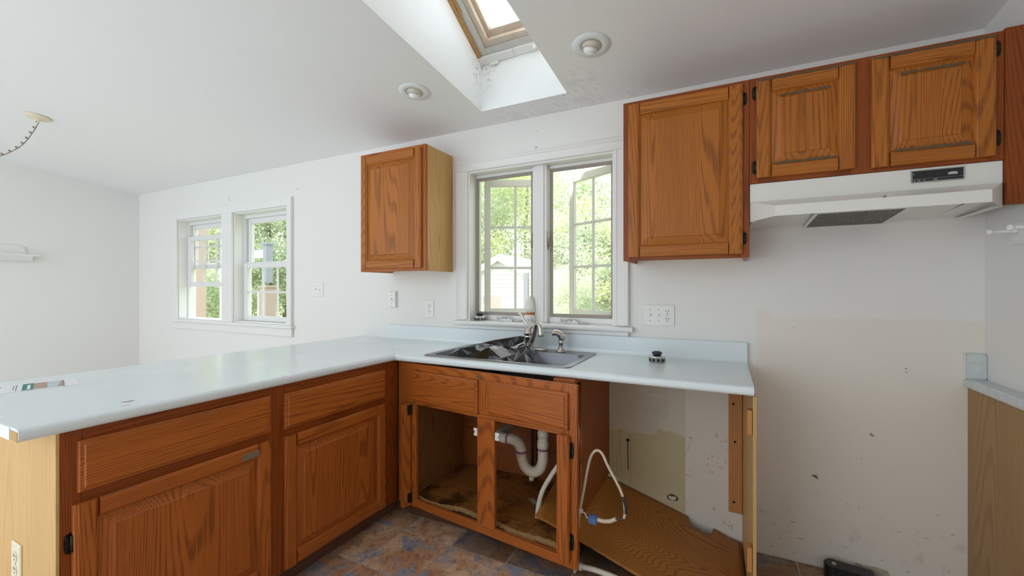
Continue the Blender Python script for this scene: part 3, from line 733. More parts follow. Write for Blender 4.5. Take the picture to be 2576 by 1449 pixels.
# ------------------------------------------------------------------ sink
sk_ = thing('sink', (.57, -.3, TOP), 'stainless steel double bowl sink set in the blue countertop', 'sink')
def rrect(x0, x1, y0, y1, r, z, n=5):
    out = []
    for cx, cy, a0 in ((x1-r, y1-r, 0), (x0+r, y1-r, 90), (x0+r, y0+r, 180), (x1-r, y0+r, 270)):
        for k in range(n+1):
            a = math.radians(a0+90*k/n); out.append((cx+r*math.cos(a), cy+r*math.sin(a), z))
    return out
RX0, RX1, RY0, RY1 = .155, .985, -.545, -.058
def rim_with_bowls():
    mb = MB()
    B = [(.190, .558, -.515, -.170), (.582, .950, -.515, -.170)]
    # rim sheet as strips around the bowls
    z = TOP+.006
    xs = [RX0+.012, B[0][0], B[0][1], B[1][0], B[1][1], RX1-.012]
    mb.rings([rrect(RX0, RX1, RY0, RY1, .03, TOP+.0003), rrect(RX0+.004, RX1-.004, RY0+.004, RY1-.004, .028, TOP+.006), rrect(RX0+.014, RX1-.014, RY0+.014, RY1-.014, .022, z-.001)], False, False)
    y0, y1 = RY0+.0145, RY1-.0145
    for a, b in ((xs[0]+.002, xs[1]), (xs[2], xs[3]), (xs[4], xs[5]-.002)): mb.quad((a, y0, z-.001), (b, y0, z-.001), (b, y1, z-.001), (a, y1, z-.001))
    for b in B:
        mb.quad((b[0], y0, z-.001), (b[1], y0, z-.001), (b[1], b[2], z-.001), (b[0], b[2], z-.001)); mb.quad((b[0], b[3], z-.001), (b[1], b[3], z-.001), (b[1], y1, z-.001), (b[0], y1, z-.001))
    return mb, B
mb, B = rim_with_bowls(); mb.build('rim', M['steel'], sk_)
for b in B:
    m2 = MB(); r = .045
    # corner fill between the square cut and the rounded bowl
    top = rrect(b[0], b[1], b[2], b[3], .001, TOP+.005); m2.rings([top, rrect(b[0], b[1], b[2], b[3], r, TOP+.0045), rrect(b[0]+.006, b[1]-.006, b[2]+.006, b[3]-.006, r, TOP-.006),
        rrect(b[0]+.012, b[1]-.012, b[2]+.012, b[3]-.012, r, TOP-.10), rrect(b[0]+.02, b[1]-.02, b[2]+.02, b[3]-.02, r, TOP-.150), rrect(b[0]+.045, b[1]-.045, b[2]+.045, b[3]-.045, r, TOP-.165)], False, True)
    o = m2.build('bowl', M['bowl'], sk_)
    cx, cy = (b[0]+b[1])/2, (b[2]+b[3])/2
    d = MB().lathe([(.045, -.164), (.040, -.163), (.036, -.168), (.0, -.170)], (cx, cy, TOP), 20).build('drain', M['chrome'], sk_); adopt(d, o)

# faucet
fc = thing('faucet', (.592, -.105, TOP+.006), 'brushed nickel single lever kitchen faucet behind the sink bowls', 'faucet')
fx, fy, fz = .588, -.108, TOP+.0055
def stadium(x0, x1, y, r, z, n=8):
    return [(x1+r*math.cos(a), y+r*math.sin(a), z) for a in [math.radians(-90+180*k/n) for k in range(n+1)]] + [(x0+r*math.cos(a), y+r*math.sin(a), z) for a in [math.radians(90+180*k/n) for k in range(n+1)]]
MB().rings([stadium(fx-.085, fx+.085, fy, .030, fz), stadium(fx-.085, fx+.085, fy, .030, fz+.010), stadium(fx-.083, fx+.083, fy, .026, fz+.014)]).build('base_plate', M['nickel'], fc)
MB().lathe([(.031, .012), (.029, .016), (.0285, .070), (.030, .072), (.030, .076), (.028, .079), (.0285, .082), (.0285, .092), (.031, .094), (.031, .098), (.0265, .104), (.024, .118), (.019, .127), (.014, .130), (.0, .131)], (fx, fy, fz), 28).build('body', M['nickel'], fc)
MB().tube(catmull([(fx+.022, fy-.012, fz+.128), (fx+.005, fy-.004, fz+.133), (fx-.020, fy+.004, fz+.150), (fx-.040, fy+.008, fz+.180), (fx-.056, fy+.010, fz+.200), (fx-.074, fy+.012, fz+.206)], 6), [.008]*6+[.0085]*12+[.0075]*6+[.008]*6+[.007], 10).build('lever', M['nickel'], fc)
# the spout turns towards the camera side
sd_ = Vector((.80, -.60, 0)).normalized(); o0 = Vector((fx+.012, fy-.014, fz))
sp = [o0+sd_*a+Vector((0, 0, h)) for a, h in ((.0, .035), (.022, .045), (.040, .072), (.056, .108), (.072, .140), (.092, .157), (.112, .152), (.124, .132), (.128, .112))]
pp = catmull(sp, 6); MB().tube(pp, [.0125+.002*(1-i/len(pp)) for i in range(len(pp))], 14).build('spout', M['nickel'], fc)
e = sp[-1]; MB().lathe([(.014, .014), (.015, .012), (.0145, .0), (.0175, -.016), (.016, -.018), (.0, -.018)], (e.x, e.y, e.z-.004), 18).build('aerator', M['nickel'], fc)
sy = thing('side_sprayer', (.783, -.100, TOP+.006), 'brushed nickel pull out side sprayer right of the faucet', 'sprayer')
sx_ = .783
MB().lathe([(.029, 0), (.029, .004), (.020, .014), (.015, .022), (.0, .024)], (sx_, -.1, TOP+.0055), 20).build('sprayer_base', M['nickel'], sy)
MB().tube(catmull([(sx_, -.1, TOP+.022), (sx_+.001, -.1, TOP+.050), (sx_+.002, -.1, TOP+.078), (sx_-.004, -.104, TOP+.098), (sx_-.022, -.112, TOP+.110), (sx_-.045, -.122, TOP+.110)], 5), [.013]*5+[.015]*5+[.0175]*5+[.018]*5+[.0185]*5+[.0175], 14).build('wand', M['nickel'], sy)
MB().tube([(sx_+.016, -.098, TOP+.070), (sx_+.019, -.098, TOP+.090), (sx_+.010, -.104, TOP+.112)], [.004, .006, .004], 8).build('trigger', M['nickel'], sy)

# ------------------------------------------------------------------ garbage bag in the sink
bgx = thing('garbage_bag', (.46, -.34, TOP), 'crumpled shiny black plastic bag with a red print in the sink', 'bag')
def crumple(name, outline, npts, hfun, seed, mat, drop=.0):
    rnd = random.Random(seed); P = [Vector(p) for p in outline]; n = len(P); pts = P[:]
    xs = [p.x for p in P]; ys = [p.y for p in P]
    while len(pts) < n+npts:
        q = Vector((rnd.uniform(min(xs), max(xs)), rnd.uniform(min(ys), max(ys))))
        if geometry.intersect_point_quad_2d if False else inside(q, P): pts.append(q)
    r = geometry.delaunay_2d_cdt(pts, [(i, (i+1) % n) for i in range(n)], [], 1, 1e-6)
    V = []
    for i, v in enumerate(r[0]):
        edge = i < n
        V.append(Vector((v.x, v.y, hfun(v.x, v.y, edge) + rnd.uniform(-1, 1)*(.020 if not edge else .004))))
    mb = MB()
    for f in r[2]: mb.f.append(list(f)); mb.sm.append(False)
    mb.v = V
    return mb.build(name, M[mat], bgx)
def inside(q, P):
    c = False; j = len(P)-1
    for i in range(len(P)):
        a, b = P[i], P[j]
        if (a.y > q.y) != (b.y > q.y) and q.x < (b.x-a.x)*(q.y-a.y)/(b.y-a.y)+a.x: c = not c
        j = i
    return c
def hump(x, y, edge):
    h = .062*math.exp(-((x-.50)/.13)**2-((y+.33)/.13)**2) + .030*math.exp(-((x-.34)/.08)**2-((y+.36)/.10)**2)
    h -= .10*max(0, (x-.62)/.09)**1.2 if x > .62 else 0
    return TOP-.005+h-(.030 if edge else 0)
crumple('bag_body', [(.235, -.40), (.26, -.46), (.34, -.500), (.44, -.508), (.54, -.505), (.63, -.505), (.69, -.48), (.70, -.42), (.66, -.34), (.62, -.26), (.55, -.20), (.46, -.18), (.36, -.22), (.28, -.31)], 30, hump, 5, 'bag')
# rolled flap standing up at the back, red printing near its fold
MB().rings([[(.33, -.33, TOP+.018), (.33, -.30, TOP+.040), (.345, -.31, TOP+.010)], [(.44, -.300, TOP+.030), (.44, -.255, TOP+.068), (.45, -.27, TOP+.022)], [(.56, -.255, TOP+.038), (.575, -.205, TOP+.092), (.58, -.225, TOP+.050)], [(.600, -.235, TOP+.060), (.605, -.200, TOP+.090), (.603, -.215, TOP+.062)]], smooth=False).build('rolled_flap', M['bag'], bgx)
MB().prism([(.425, .020), (.47, .018), (.505, .030), (.500, .052), (.455, .054), (.432, .040)], 'Y', 0, .003).map(lambda p: (p[0], -.311+.35*(p[0]-.43)+p[1]+.25*(p[2]-.03), TOP+p[2]+.005)).build('red_print', M['red'], bgx)
def film(x, y, edge): return TOP+.046-.9*max(0, x-.64)-.16*max(0, -.26-y)-.35*max(0, -.40-y)-(.006 if edge else 0)
crumple('grey_film', [(.585, -.24), (.60, -.195), (.64, -.185), (.68, -.22), (.705, -.30), (.715, -.40), (.72, -.47), (.68, -.485), (.65, -.44), (.63, -.36), (.60, -.29)], 9, film, 8, 'bagclear')

# ------------------------------------------------------------------ small things on sill and worktop
def strainer(loc, label):
    s = thing('sink_strainer', loc, label, 'strainer', 'sink strainer baskets'); x, y, z = loc
    MB().lathe([(.030, 0), (.037, .002), (.0375, .022), (.040, .024), (.041, .028), (.038, .031), (.020, .033), (.0, .033)], loc, 28).build('basket', M['chrome'], s)
    for k in range(10):
        a = 2*math.pi*k/10
        for zz in (.008, .015):
            MB().box(-.007, .007, -.0008, .0008, -.0014, .0014).build('slot', M['dark'], s, xf=(x+.0374*math.cos(a), y+.0374*math.sin(a), a+math.pi/2)).location.z = zz
    MB().lathe([(.016, .033), (.018, .036), (.023, .038), (.0245, .043), (.022, .049), (.013, .0525), (.0, .053)], loc, 24).build('stopper', M['rubber'], s)
strainer((1.312, -.178, TOP), 'sink strainer with black stopper alone on the countertop')
strainer((.176, .022, KZ0), 'sink strainer with black stopper on the window sill')
bt = thing('air_freshener', (.537, .018, KZ0), 'white cone bottle with amber band and handwritten date on sill', 'bottle'); bx, by = .537, .018
MB().lathe([(.030, 0), (.033, .003), (.034, .030), (.033, .042), (.027, .046), (.026, .050), (.0, .050)], (bx, by, KZ0), 28).build('bottle_base', M['plate'], bt)
MB().lathe([(.0245, .049), (.0255, .050), (.0255, .064), (.0245, .065), (.0, .065)], (bx, by, KZ0), 28).build('amber_band', M['orange'], bt)
MB().lathe([(.029, .064), (.0315, .066), (.0310, .090), (.0275, .120), (.021, .146), (.012, .157), (.010, .160), (.0, .161)], (bx, by, KZ0), 28).build('cone_cap', M['plate'], bt)
fcu = bpy.data.curves.new('date_text', 'FONT'); fcu.body = '1-27-20'; fcu.size = .0145; fcu.align_x = 'CENTER'; fcu.extrude = .0002
to = bpy.data.objects.new('date_text', fcu); COL.objects.link(to); bpy.context.view_layer.update()
tme = bpy.data.meshes.new_from_object(to); bpy.data.objects.remove(to)
for v in tme.vertices:       # wrap the writing round the base of the bottle, facing the sink
    a = -math.pi/2 + v.co.x/.0346 + .40; r = .0346+v.co.z
    v.co = (r*math.cos(a), r*math.sin(a), .012+v.co.y)
tme.materials.append(M['ink']); to = bpy.data.objects.new('date_writing', tme); COL.objects.link(to); to.parent = bt; to.location = Vector((bx, by, KZ0)) - Vector(bt.location)

fy_ = thing('leaflet', (-.70, -1.76, TOP), 'white printed leaflet lying on the peninsula countertop', 'leaflet')
Lr = math.radians(74)
def lbox(name, x0, x1, y0, y1, z0, z1, mat): return MB().box(x0, x1, y0, y1, z0, z1).build(name, M[mat], fy_, xf=(-.645, -1.680, Lr-math.pi))
# local x runs along the sheet towards the camera, y across it
lbox('sheet', -.03, .29, -.085, .085, TOP+.0002, TOP+.0008, 'paper')
lbox('print', .010, .100, -.070, .070, TOP+.0009, TOP+.0011, 'inkbrown'); lbox('print', .006, .010, -.074, .074, TOP+.0009, TOP+.0012, 'ink')
lbox('print', .085, .112, -.074, .074, TOP+.0009, TOP+.0013, 'inkgreen'); lbox('print', .092, .100, -.04, .06, TOP+.0012, TOP+.0015, 'paper')
for k, (a, b) in enumerate(((-.06, -.02), (-.01, .03), (.035, .068))): lbox('print', .016+.004*k, .050, a, b, TOP+.0010, TOP+.0013, 'inkblue')
for k, (a, w) in enumerate(((.125, .13), (.132, .10), (.165, .05), (.19, .12), (.20, .12), (.21, .12), (.22, .12), (.235, .09), (.25, .12), (.26, .10))): lbox('text_line', a, a+.0025, -.065, -.065+w, TOP+.0009, TOP+.0011, 'ink')

# ------------------------------------------------------------------ range hood
hd = thing('range_hood', (2.09, 0, 1.556), 'white under cabinet range hood with black control strip', 'range hood')
hx0, hx1, hz0, hz1 = 1.7075, 2.4745, 1.556, 1.7165
ch, yl, yb = .080, -.420, -.284
# shell: upright upper face, sloped shoulder, low lip; corners cut back
mb = MB()
up = [(hx0, yb), (hx1, yb)]
mb.quad((hx0, yb, hz1), (hx1, yb, hz1), (hx1, yb, 1.640), (hx0, yb, 1.640))            # upper front face
mb.quad((hx0, yb, 1.640), (hx1, yb, 1.640), (hx1-ch, yl, 1.597), (hx0+ch, yl, 1.597))   # shoulder
mb.quad((hx0+ch, yl, 1.597), (hx1-ch, yl, 1.597), (hx1-ch, yl, hz0), (hx0+ch, yl, hz0)) # lip
mb.quad((hx0, yb, 1.640), (hx0+ch, yl, 1.597), (hx0+ch, yl, hz0), (hx0, yb, hz0)); mb.quad((hx1, yb, 1.640), (hx1, yb, hz0), (hx1-ch, yl, hz0), (hx1-ch, yl, 1.597))
mb.quad((hx0, yb, hz0), (hx0, -.001, hz0), (hx0, -.001, hz1), (hx0, yb, hz1)); mb.quad((hx1, yb, hz0), (hx1, yb, hz1), (hx1, -.001, hz1), (hx1, -.001, hz0))
mb.quad((hx0, yb, hz1), (hx0, -.001, hz1), (hx1, -.001, hz1), (hx1, yb, hz1)); mb.quad((hx0, -.001, hz0), (hx1, -.001, hz0), (hx1, -.001, hz1), (hx0, -.001, hz1))
ho = mb.build('shell', M['hood'], hd, weld=True)
so = ho.modifiers.new('thickness', 'SOLIDIFY'); so.thickness = .0016; so.offset = -1
# inner pan with the grease filter
MB().prism([(-.002, 1.566), (-.40, 1.590), (-.40, 1.588), (-.002, 1.564)], 'X', hx0+.09, hx1-.09).build('inner_pan', M['hood'], hd)
MB().prism([(-.002, 1.566), (-.27, 1.578), (-.27, 1.576), (-.002, 1.564)], 'X', hx0+.004, hx0+.0895).build('inner_pan', M['hood'], hd)
MB().prism([(-.002, 1.566), (-.27, 1.578), (-.27, 1.576), (-.002, 1.564)], 'X', hx1-.0895, hx1-.004).build('inner_pan', M['hood'], hd)
def hoodtilt(p): return (p[0], p[1], p[2]-.060*p[1])
fo = MB().box(1.945, 2.215, -.30, -.012, 1.5520, 1.5580).map(hoodtilt).build('grease_filter', M['filter'], hd)
for a in ((1.935, 1.9445, -.305, -.008), (2.2155, 2.225, -.305, -.008), (1.9445, 2.2155, -.0115, -.004), (1.9445, 2.2155, -.309, -.3005)):
    adopt(MB().box(*a, 1.5510, 1.5595).map(hoodtilt).build('filter_frame', M['hood'], hd), fo)
for x in (hx0+.006, hx1-.022): MB().box(x, x+.016, -.272, -.006, hz0-.001, hz0+.003).build('bottom_flange', M['hood'], hd)
# control strip with its labels
co = MB().box(2.232, 2.376, yb-.004, yb-.0005, 1.664, 1.7085).build('control_panel', M['black'], hd, bevel=.001)
for a in ((2.232, 2.376, 1.7055, 1.7085), (2.232, 2.376, 1.664, 1.667), (2.232, 2.235, 1.667, 1.7055), (2.373, 2.376, 1.667, 1.7055), (2.235, 2.373, 1.6752, 1.6762)):
    adopt(MB().box(a[0], a[1], yb-.0052, yb-.0041, a[2], a[3]).build('trim_line', M['screw'], hd), co)
adopt(MB().prism([(2.333, 1.684), (2.358, 1.684), (2.358, 1.6915), (2.352, 1.6935), (2.340, 1.6935), (2.333, 1.6905)], 'Y', yb-.0052, yb-.0041).build('logo_plate', M['crank'], hd), co)
for x, w in ((2.239, .004), (2.250, .007), (2.266, .004), (2.294, .010)): adopt(MB().box(x, x+w, yb-.0050, yb-.0041, 1.6698, 1.6722).build('label_mark', M['crank'], hd), co)
adopt(MB().box(2.239, 2.2405, yb-.0050, yb-.0041, 1.692, 1.6985).build('label_mark', M['crank'], hd), co)
MB().lathe([(.005, 0), (.005, -.002), (.0, -.003)], (2.12, yl+.001, 1.6), 10, 'Y').build('button', M['screw'], hd)

# ------------------------------------------------------------------ switches and outlets
def screw(root, x, y, z, host): return adopt(MB().lathe([(.0028, 0), (.0028, -.001), (.0, -.0013)], (x, y, z), 8, 'Y').build('screw', M['screw'], root), host)
def receptacle(root, x, z, y, host, mat='plate'):
    o = MB().prism([(x+.0155*math.cos(a) if abs(math.cos(a)) < .86 else x+.0145*math.copysign(1, math.cos(a)), z+.0165*math.sin(a)) for a in [2*math.pi*k/20 for k in range(20)]], 'Y', y-.0022, y).build('receptacle', M[mat], root); adopt(o, host)
    for dx, h in ((-.006, .0075), (.006, .006)): adopt(MB().box(x+dx-.0012, x+dx+.0012, y-.0027, y-.0021, z+.003-h/2, z+.003+h/2+.002).build('slot', M['dark'], root), host)
    adopt(MB().lathe([(.0024, 0), (.0024, -.0006), (.0, -.0006)], (x, y-.0021, z-.008), 10, 'Y').build('slot', M['dark'], root), host)
def plate(name, x0, x1, z0, z1, label, cat, thick=.005, mat='plate', grp='white wall plates'):
    t = thing(name, ((x0+x1)/2, 0, z0), label, cat, grp)
    p = MB().loft_rect(x0, x1, z0, z1, [(0, -.0005), (0, -.0005-thick*.5), (.003, -.0005-thick)]).build('cover_plate', M[mat], t)
    return t, p, -.0005-thick
def toggle(t, p, x, z, y, up):
    adopt(MB().box(x-.005, x+.005, y-.001, y, z-.012, z+.012).build('toggle_slot', M['plate'], t), p)
    s = 1 if up else -1
    adopt(MB().prism([(y, z-.005), (y-.013, z+.006*s-.003), (y-.013, z+.006*s+.003), (y, z+.005)], 'X', x-.0035, x+.0035).build('toggle', M['plate'], t), p)
    for dz in (-.030, .030): screw(t, x, y, z+dz, p)
t, p, y = plate('light_switch', -1.391, -1.268, 1.203, 1.321, 'double toggle switch plate beside the dining window', 'switch')
toggle(t, p, -1.352, 1.262, y, True); toggle(t, p, -1.306, 1.262, y, False)
t, p, y = plate('light_switch', -.573, -.503, 1.132, 1.250, 'raised single switch box under the left wall cabinet', 'switch', .020)
toggle(t, p, -.538, 1.191, y, True)
for dz in (-.052, .052): screw(t, -.538, y, 1.191+dz, p)
t, p, y = plate('power_outlet', -.252, -.176, 1.069, 1.188, 'duplex power outlet left of the sink window', 'outlet')
receptacle(t, -.214, 1.149, y, p); receptacle(t, -.214, 1.109, y, p); screw(t, -.214, y, 1.129, p)
t, p, y = plate('switch_and_outlet', 1.218, 1.376, 1.072, 1.184, 'wide wall plate with two switches and one outlet', 'switch')
toggle(t, p, 1.252, 1.128, y, True); toggle(t, p, 1.296, 1.128, y, True); receptacle(t, 1.340, 1.148, y, p); receptacle(t, 1.340, 1.108, y, p); screw(t, 1.340, y, 1.128, p)
# ivory outlet on the end of the peninsula
t = thing('power_outlet', (-.300, -1.892, .38), 'ivory power outlet on the pale peninsula end panel', 'outlet')
p = MB().loft_rect(-.335, -.265, .385, .502, [(0, -1.8925), (0, -1.895), (.003, -1.8975)]).build('cover_plate', M['ivory'], t)
receptacle(t, -.300, .463, -1.8975, p, 'ivory'); receptacle(t, -.300, .424, -1.8975, p, 'ivory'); screw(t, -.300, -1.8975, .444, p)

# ------------------------------------------------------------------ recessed ceiling lamps
def ceil_lamp(x, y, label):
    l = thing('recessed_lamp', (x, y, cz(y)), label, 'ceiling lamp', 'recessed ceiling lamps')
    th = math.atan(SL); c, s = math.cos(th), math.sin(th)
    def T(p): return (x+p[0], y+p[1]*c+p[2]*s*1.0, cz(y)-p[1]*s+p[2]*c)
    MB().lathe([(.085, -.0005), (.084, -.005), (.050, -.008), (.046, -.004), (.046, .0)], (0, 0, 0), 40).map(T).build('trim_ring', M['lampring'], l)
    ax = Vector((-.25, .35, -1)).normalized(); q = Vector((0, 0, -1)).rotation_difference(ax)
    def T2(p): v = q @ Vector(p); return T((v.x, v.y, v.z+.013))
    MB().lathe([(.045, .006), (.046, -.006), (.043, -.020), (.039, -.026), (.036, -.024), (.036, -.004)], (0, 0, 0), 32).map(T2).build('eyeball', M['eyeball'], l)
    MB().lathe([(.030, -.004), (.032, -.022), (.031, -.034), (.026, -.044), (.016, -.050), (.0, -.052)], (0, 0, 0), 28).map(T2).build('bulb', M['bulb'], l)
ceil_lamp(1.075, -.505, 'white recessed ceiling lamp right of the skylight')
ceil_lamp(.072, -.505, 'white recessed ceiling lamp left of the skylight')

# ------------------------------------------------------------------ swag chain of a removed pendant
cn = thing('pendant_chain', (-2.567, -1.235, cz(-1.235)), 'cream ceiling rose with a swagged dark brass chain', 'chain')
MB().lathe([(.062, -.0005), (.066, -.006), (.060, -.012), (.045, -.017), (.018, -.020), (.012, -.030), (.008, -.040), (.0, -.041)], (-2.567, -1.235, cz(-1.235)), 32).map(lambda p: (p[0], p[1], p[2]-SL*(p[1]+1.235))).build('ceiling_rose', M['canopy'], cn)
path = catmull([(-2.567, -1.237, cz(-1.235)-.040), (-2.575, -1.262, 2.33), (-2.59, -1.305, 2.235), (-2.61, -1.365, 2.165), (-2.63, -1.43, 2.120), (-2.66, -1.50, 2.10), (-2.70, -1.62, 2.105), (-2.74, -1.76, 2.16), (-2.78, -1.90, 2.26)], 24)
acc = 0; last = path[0]; pts = [path[0]]
for q in path[1:]:
    acc += (q-last).length; last = q
    if acc >= .041: pts.append(q); acc = 0
link = None
for i in range(len(pts)-1):
    a, b = pts[i], pts[i+1]; mid = (a+b)/2; d = (b-a).normalized()
    if link is None:
        ring = [Vector(((.0095*math.cos(t)), 0, .0095*math.sin(t) + (.0165 if math.sin(t) >= 0 else -.0165))) for t in [2*math.pi*k/16 for k in range(17)]]
        link = MB().tube(ring, .0024, 6, caps=False).build('chain_link', M['brass'], cn).data
        o = [c for c in cn.children if c.name.startswith('chain_link')][0]
    else:
        o = bpy.data.objects.new('chain_link', link); COL.objects.link(o); o.parent = cn
    o.location = mid - Vector(cn.location)
    q = Vector((0, 0, 1)).rotation_difference(d); o.rotation_mode = 'QUATERNION'
    o.rotation_quaternion = q @ Matrix.Rotation(math.pi/2*(i % 2)+.3, 3, 'Z').to_quaternion()

# ------------------------------------------------------------------ shelf on the left wall
sf = thing('wall_shelf', (XL, -1.10, 1.52), 'small white moulded shelf on the left dining wall', 'shelf')
MB().box(XL+.0005, XL+.115, -1.42, -.800, 1.566, 1.586).build('shelf_board', M['white'], sf, bevel=.004)
MB().prism([(XL+.0005, 1.525), (XL+.055, 1.525), (XL+.062, 1.535), (XL+.080, 1.545), (XL+.092, 1.566), (XL+.0005, 1.566)], 'Y', -1.40, -.835).build('cove_moulding', M['white'], sf)
MB().prism([(-1.42, 1.586), (-.860, 1.586), (-.868, 1.640), (-.90, 1.664), (-1.42, 1.678)], 'X', XL+.0005, XL+.018).build('back_board', M['white'], sf)

# ------------------------------------------------------------------ peg rack on the right wall
pg = thing('peg_rack', (XR, -.25, 1.44), 'white peg rack with round knobs on the right wall', 'peg rack')
MB().box(XR-.010, XR-.0005, -.62, -.195, 1.425, 1.505).build('back_board', M['white'], pg, bevel=.004)
for yy, zz, ln in ((-.235, 1.475, .062), (-.36, 1.475, .062), (-.49, 1.475, .062)):
    o = MB().lathe([(.011, 0), (.008, -.008), (.0065, -.02), (.0062, -ln+.010), (.0055, -ln), (.0, -ln)], (XR-.010, yy, zz), 14, 'X').build('peg', M['white'], pg)
    adopt(MB().lathe([(.005, 0), (.0105, -.003), (.012, -.010), (.0095, -.017), (.0, -.019)], (XR-.010-ln+.001, yy, zz), 16, 'X').build('knob', M['plate'], pg), o)

# ------------------------------------------------------------------ narrow counter filler along the right wall
nc = thing('filler_cabinet', (2.51, -.3, 0), 'narrow wood grain filler panel with grey laminate ledge by right wall', 'cabinet')
M['ledge'] = plain('ledge_laminate', (.62, .66, .67), .35, var=.22, scale=38)
fbox(nc, 'front_panel', 2.490, 2.502, -.62, -.001, .001, .872, 'rail_Z'); fbox(nc, 'filler_core', 2.502, XR-.001, -.62, -.001, .001, .868, 'kick')
MB().prism([(2.478, .876), (2.476, .884), (2.478, .903), (2.484, .908), (XR-.001, .908), (XR-.001, .873), (2.484, .873)], 'Y', -.66, -.001).build('ledge', M['ledge'], nc)
MB().prism([(2.478, .908), (XR-.006, .908), (XR-.001, .915), (XR-.001, 1.004), (XR-.010, 1.010), (2.486, 1.010), (2.478, 1.002)], 'Y', -.020, -.001).build('end_splash', M['ledge'], nc, bevel=.002)
MB().box(2.4765, 2.478, -.019, -.001, .905, 1.006).build('splash_edge', M['white'], nc)

# ------------------------------------------------------------------ dishwasher bay
ep = thing('end_panel', (1.70, -.29, 0), 'particle board end panel holding up the right counter end', 'panel')
MB().prism([(1.688, -.001), (1.695, -.001), (1.712, -.570), (1.705, -.570)], 'Z', .001, BOT-.001).build('board', M['side_Z'], ep)
MB().prism([(1.6955, -.001), (1.698, -.001), (1.715, -.570), (1.7125, -.570)], 'Z', .001, BOT-.001).build('outer_skin', M['side_Z'], ep)
MB().box(1.7045, 1.7155, -.5735, -.5702, .001, BOT-.001).build('raw_edge', M['particle'], ep)
for z in (.775, .265): fbox(ep, 'mounting_block', 1.686, 1.7035, -.568, -.53, z-.045, z+.045, 'cleat')
cb = MB().box(1.627, 1.6865, -.020, -.003, .172, BOT-.003).build('cleat_board', M['cleat'], bevel=.0015); tag(cb, 'orange wood cleat board screwed upright inside dishwasher bay', 'board')
for x, z in ((1.648, .705), (1.655, .52), (1.65, .225)):
    o = MB().lathe([(.006, 0), (.006, -.0012), (.0, -.0012)], (x, -.0201, z), 10, 'Y').build('screw', M['dark'], cb); o.location = Vector(o.location) - 0*Vector(cb.location)
MB().box(1.428, 1.687, -.003, -.0006, .002, BOT-.002).build('wallpaper', M['wallpaper'], wb)
MB().box(1.034, 1.4275, -.0022, -.0006, .002, BOT-.002).build('bare_drywall', M['bay'], wb)
for a in ((1.05, 1.34, .70, .762), (1.05, 1.345, .585, .690), (1.035, 1.29, .49, .582)):
    rn = random.Random(int(a[0]*1000+a[2]*999)); poly = [(a[0]+(a[1]-a[0])*k/8, a[2]+rn.uniform(-.008, .012)) for k in range(9)]+[(a[1], a[3]), (a[0], a[3]+.003)]
    MB().prism(poly, 'Y', -.0040, -.0023).build('torn_paper', M['tornpaper'], wb)
MB().prism([(1.332, .172), (1.345, .186), (1.362, .196), (1.382, .190), (1.396, .178), (1.390, .164), (1.368, .160), (1.345, .162)], 'Y', -.0030, -.0023).build('drywall_hole', M['kick'], wb)
MB().prism([(1.343, .176), (1.350, .184), (1.362, .182), (1.380, .186), (1.384, .172), (1.368, .162), (1.352, .166)], 'Y', -.0050, -.0031).build('torn_paper', M['tornpaper'], wb)
MB().prism([(1.318, .158), (1.322, .180), (1.334, .181), (1.342, .160)], 'Y', -.0036, -.0023).build('torn_paper', M['tornpaper'], wb)
MB().tube([(1.135, -.003, .44), (1.136, -.005, .36), (1.137, -.004, .28)], .002, 6).build('nail', M['dark'], wb); MB().lathe([(.009, 0), (.007, -.003), (0, -.004)], (1.135, -.0022, .44), 10, 'Y').build('nail_hole', M['dark'], wb)
# marks left on the wall
for x, z, r in ((-2.541, 2.121, .010), (-2.55, 2.105, .008), (-2.535, 2.095, .009), (-1.586, 2.103, .009), (-1.586, 2.088, .006), (.588, 2.224, .006), (.586, 2.130, .007), (.592, 2.122, .006), (.580, 2.120, .005), (.588, 2.113, .005), (-3.515, 2.098, .006), (-.936, 1.958, .005), (1.90, 1.09, .004), (2.02, 1.10, .003), (2.30, .93, .006), (2.302, .915, .005), (2.15, .52, .004), (2.10, .31, .004), (2.11, .305, .003), (2.14, .30, .004), (2.40, .33, .004)):
    MB().prism([(x+.65*r*math.cos(t)*random.uniform(.5, 1), z+.75*r*math.sin(t)*random.uniform(.6, 1.2)) for t in [2*math.pi*k/7 for k in range(7)]], 'Y', -.0007, -.0001).build('nail_hole', M['holes'], wb)
MB().prism([(2.176, .633), (2.183, .640), (2.194, .628), (2.190, .622), (2.180, .628)], 'Y', -.0012, -.0001).build('paint_chip', M['postbrown'], wb)
for k in range(26):
    x = random.uniform(1.78, 2.46); z = .03+.24*random.random()**1.5; w = random.uniform(.006, .035)
    MB().prism([(x, z), (x+w*.5, z+random.uniform(-.004, .004)), (x+w, z+random.uniform(-.006, .006)), (x+w*.5, z+.0025)], 'Y', -.0006, -.0001).build('scuff', M['scuff'], wb)
mt = thing('moth', (1.98, -.002, .405), 'small brown moth resting on the wall below the hood', 'moth')
MB().prism([(1.966, .411), (1.978, .416), (1.988, .417), (1.993, .398), (1.984, .402), (1.974, .409)], 'Y', -.004, -.001).build('wings', M['postbrown'], mt); MB().tube([(1.966, -.005, .412), (1.980, -.006, .410), (1.992, -.005, .404)], [.001, .0025, .001], 6).build('body', M['kick'], mt)

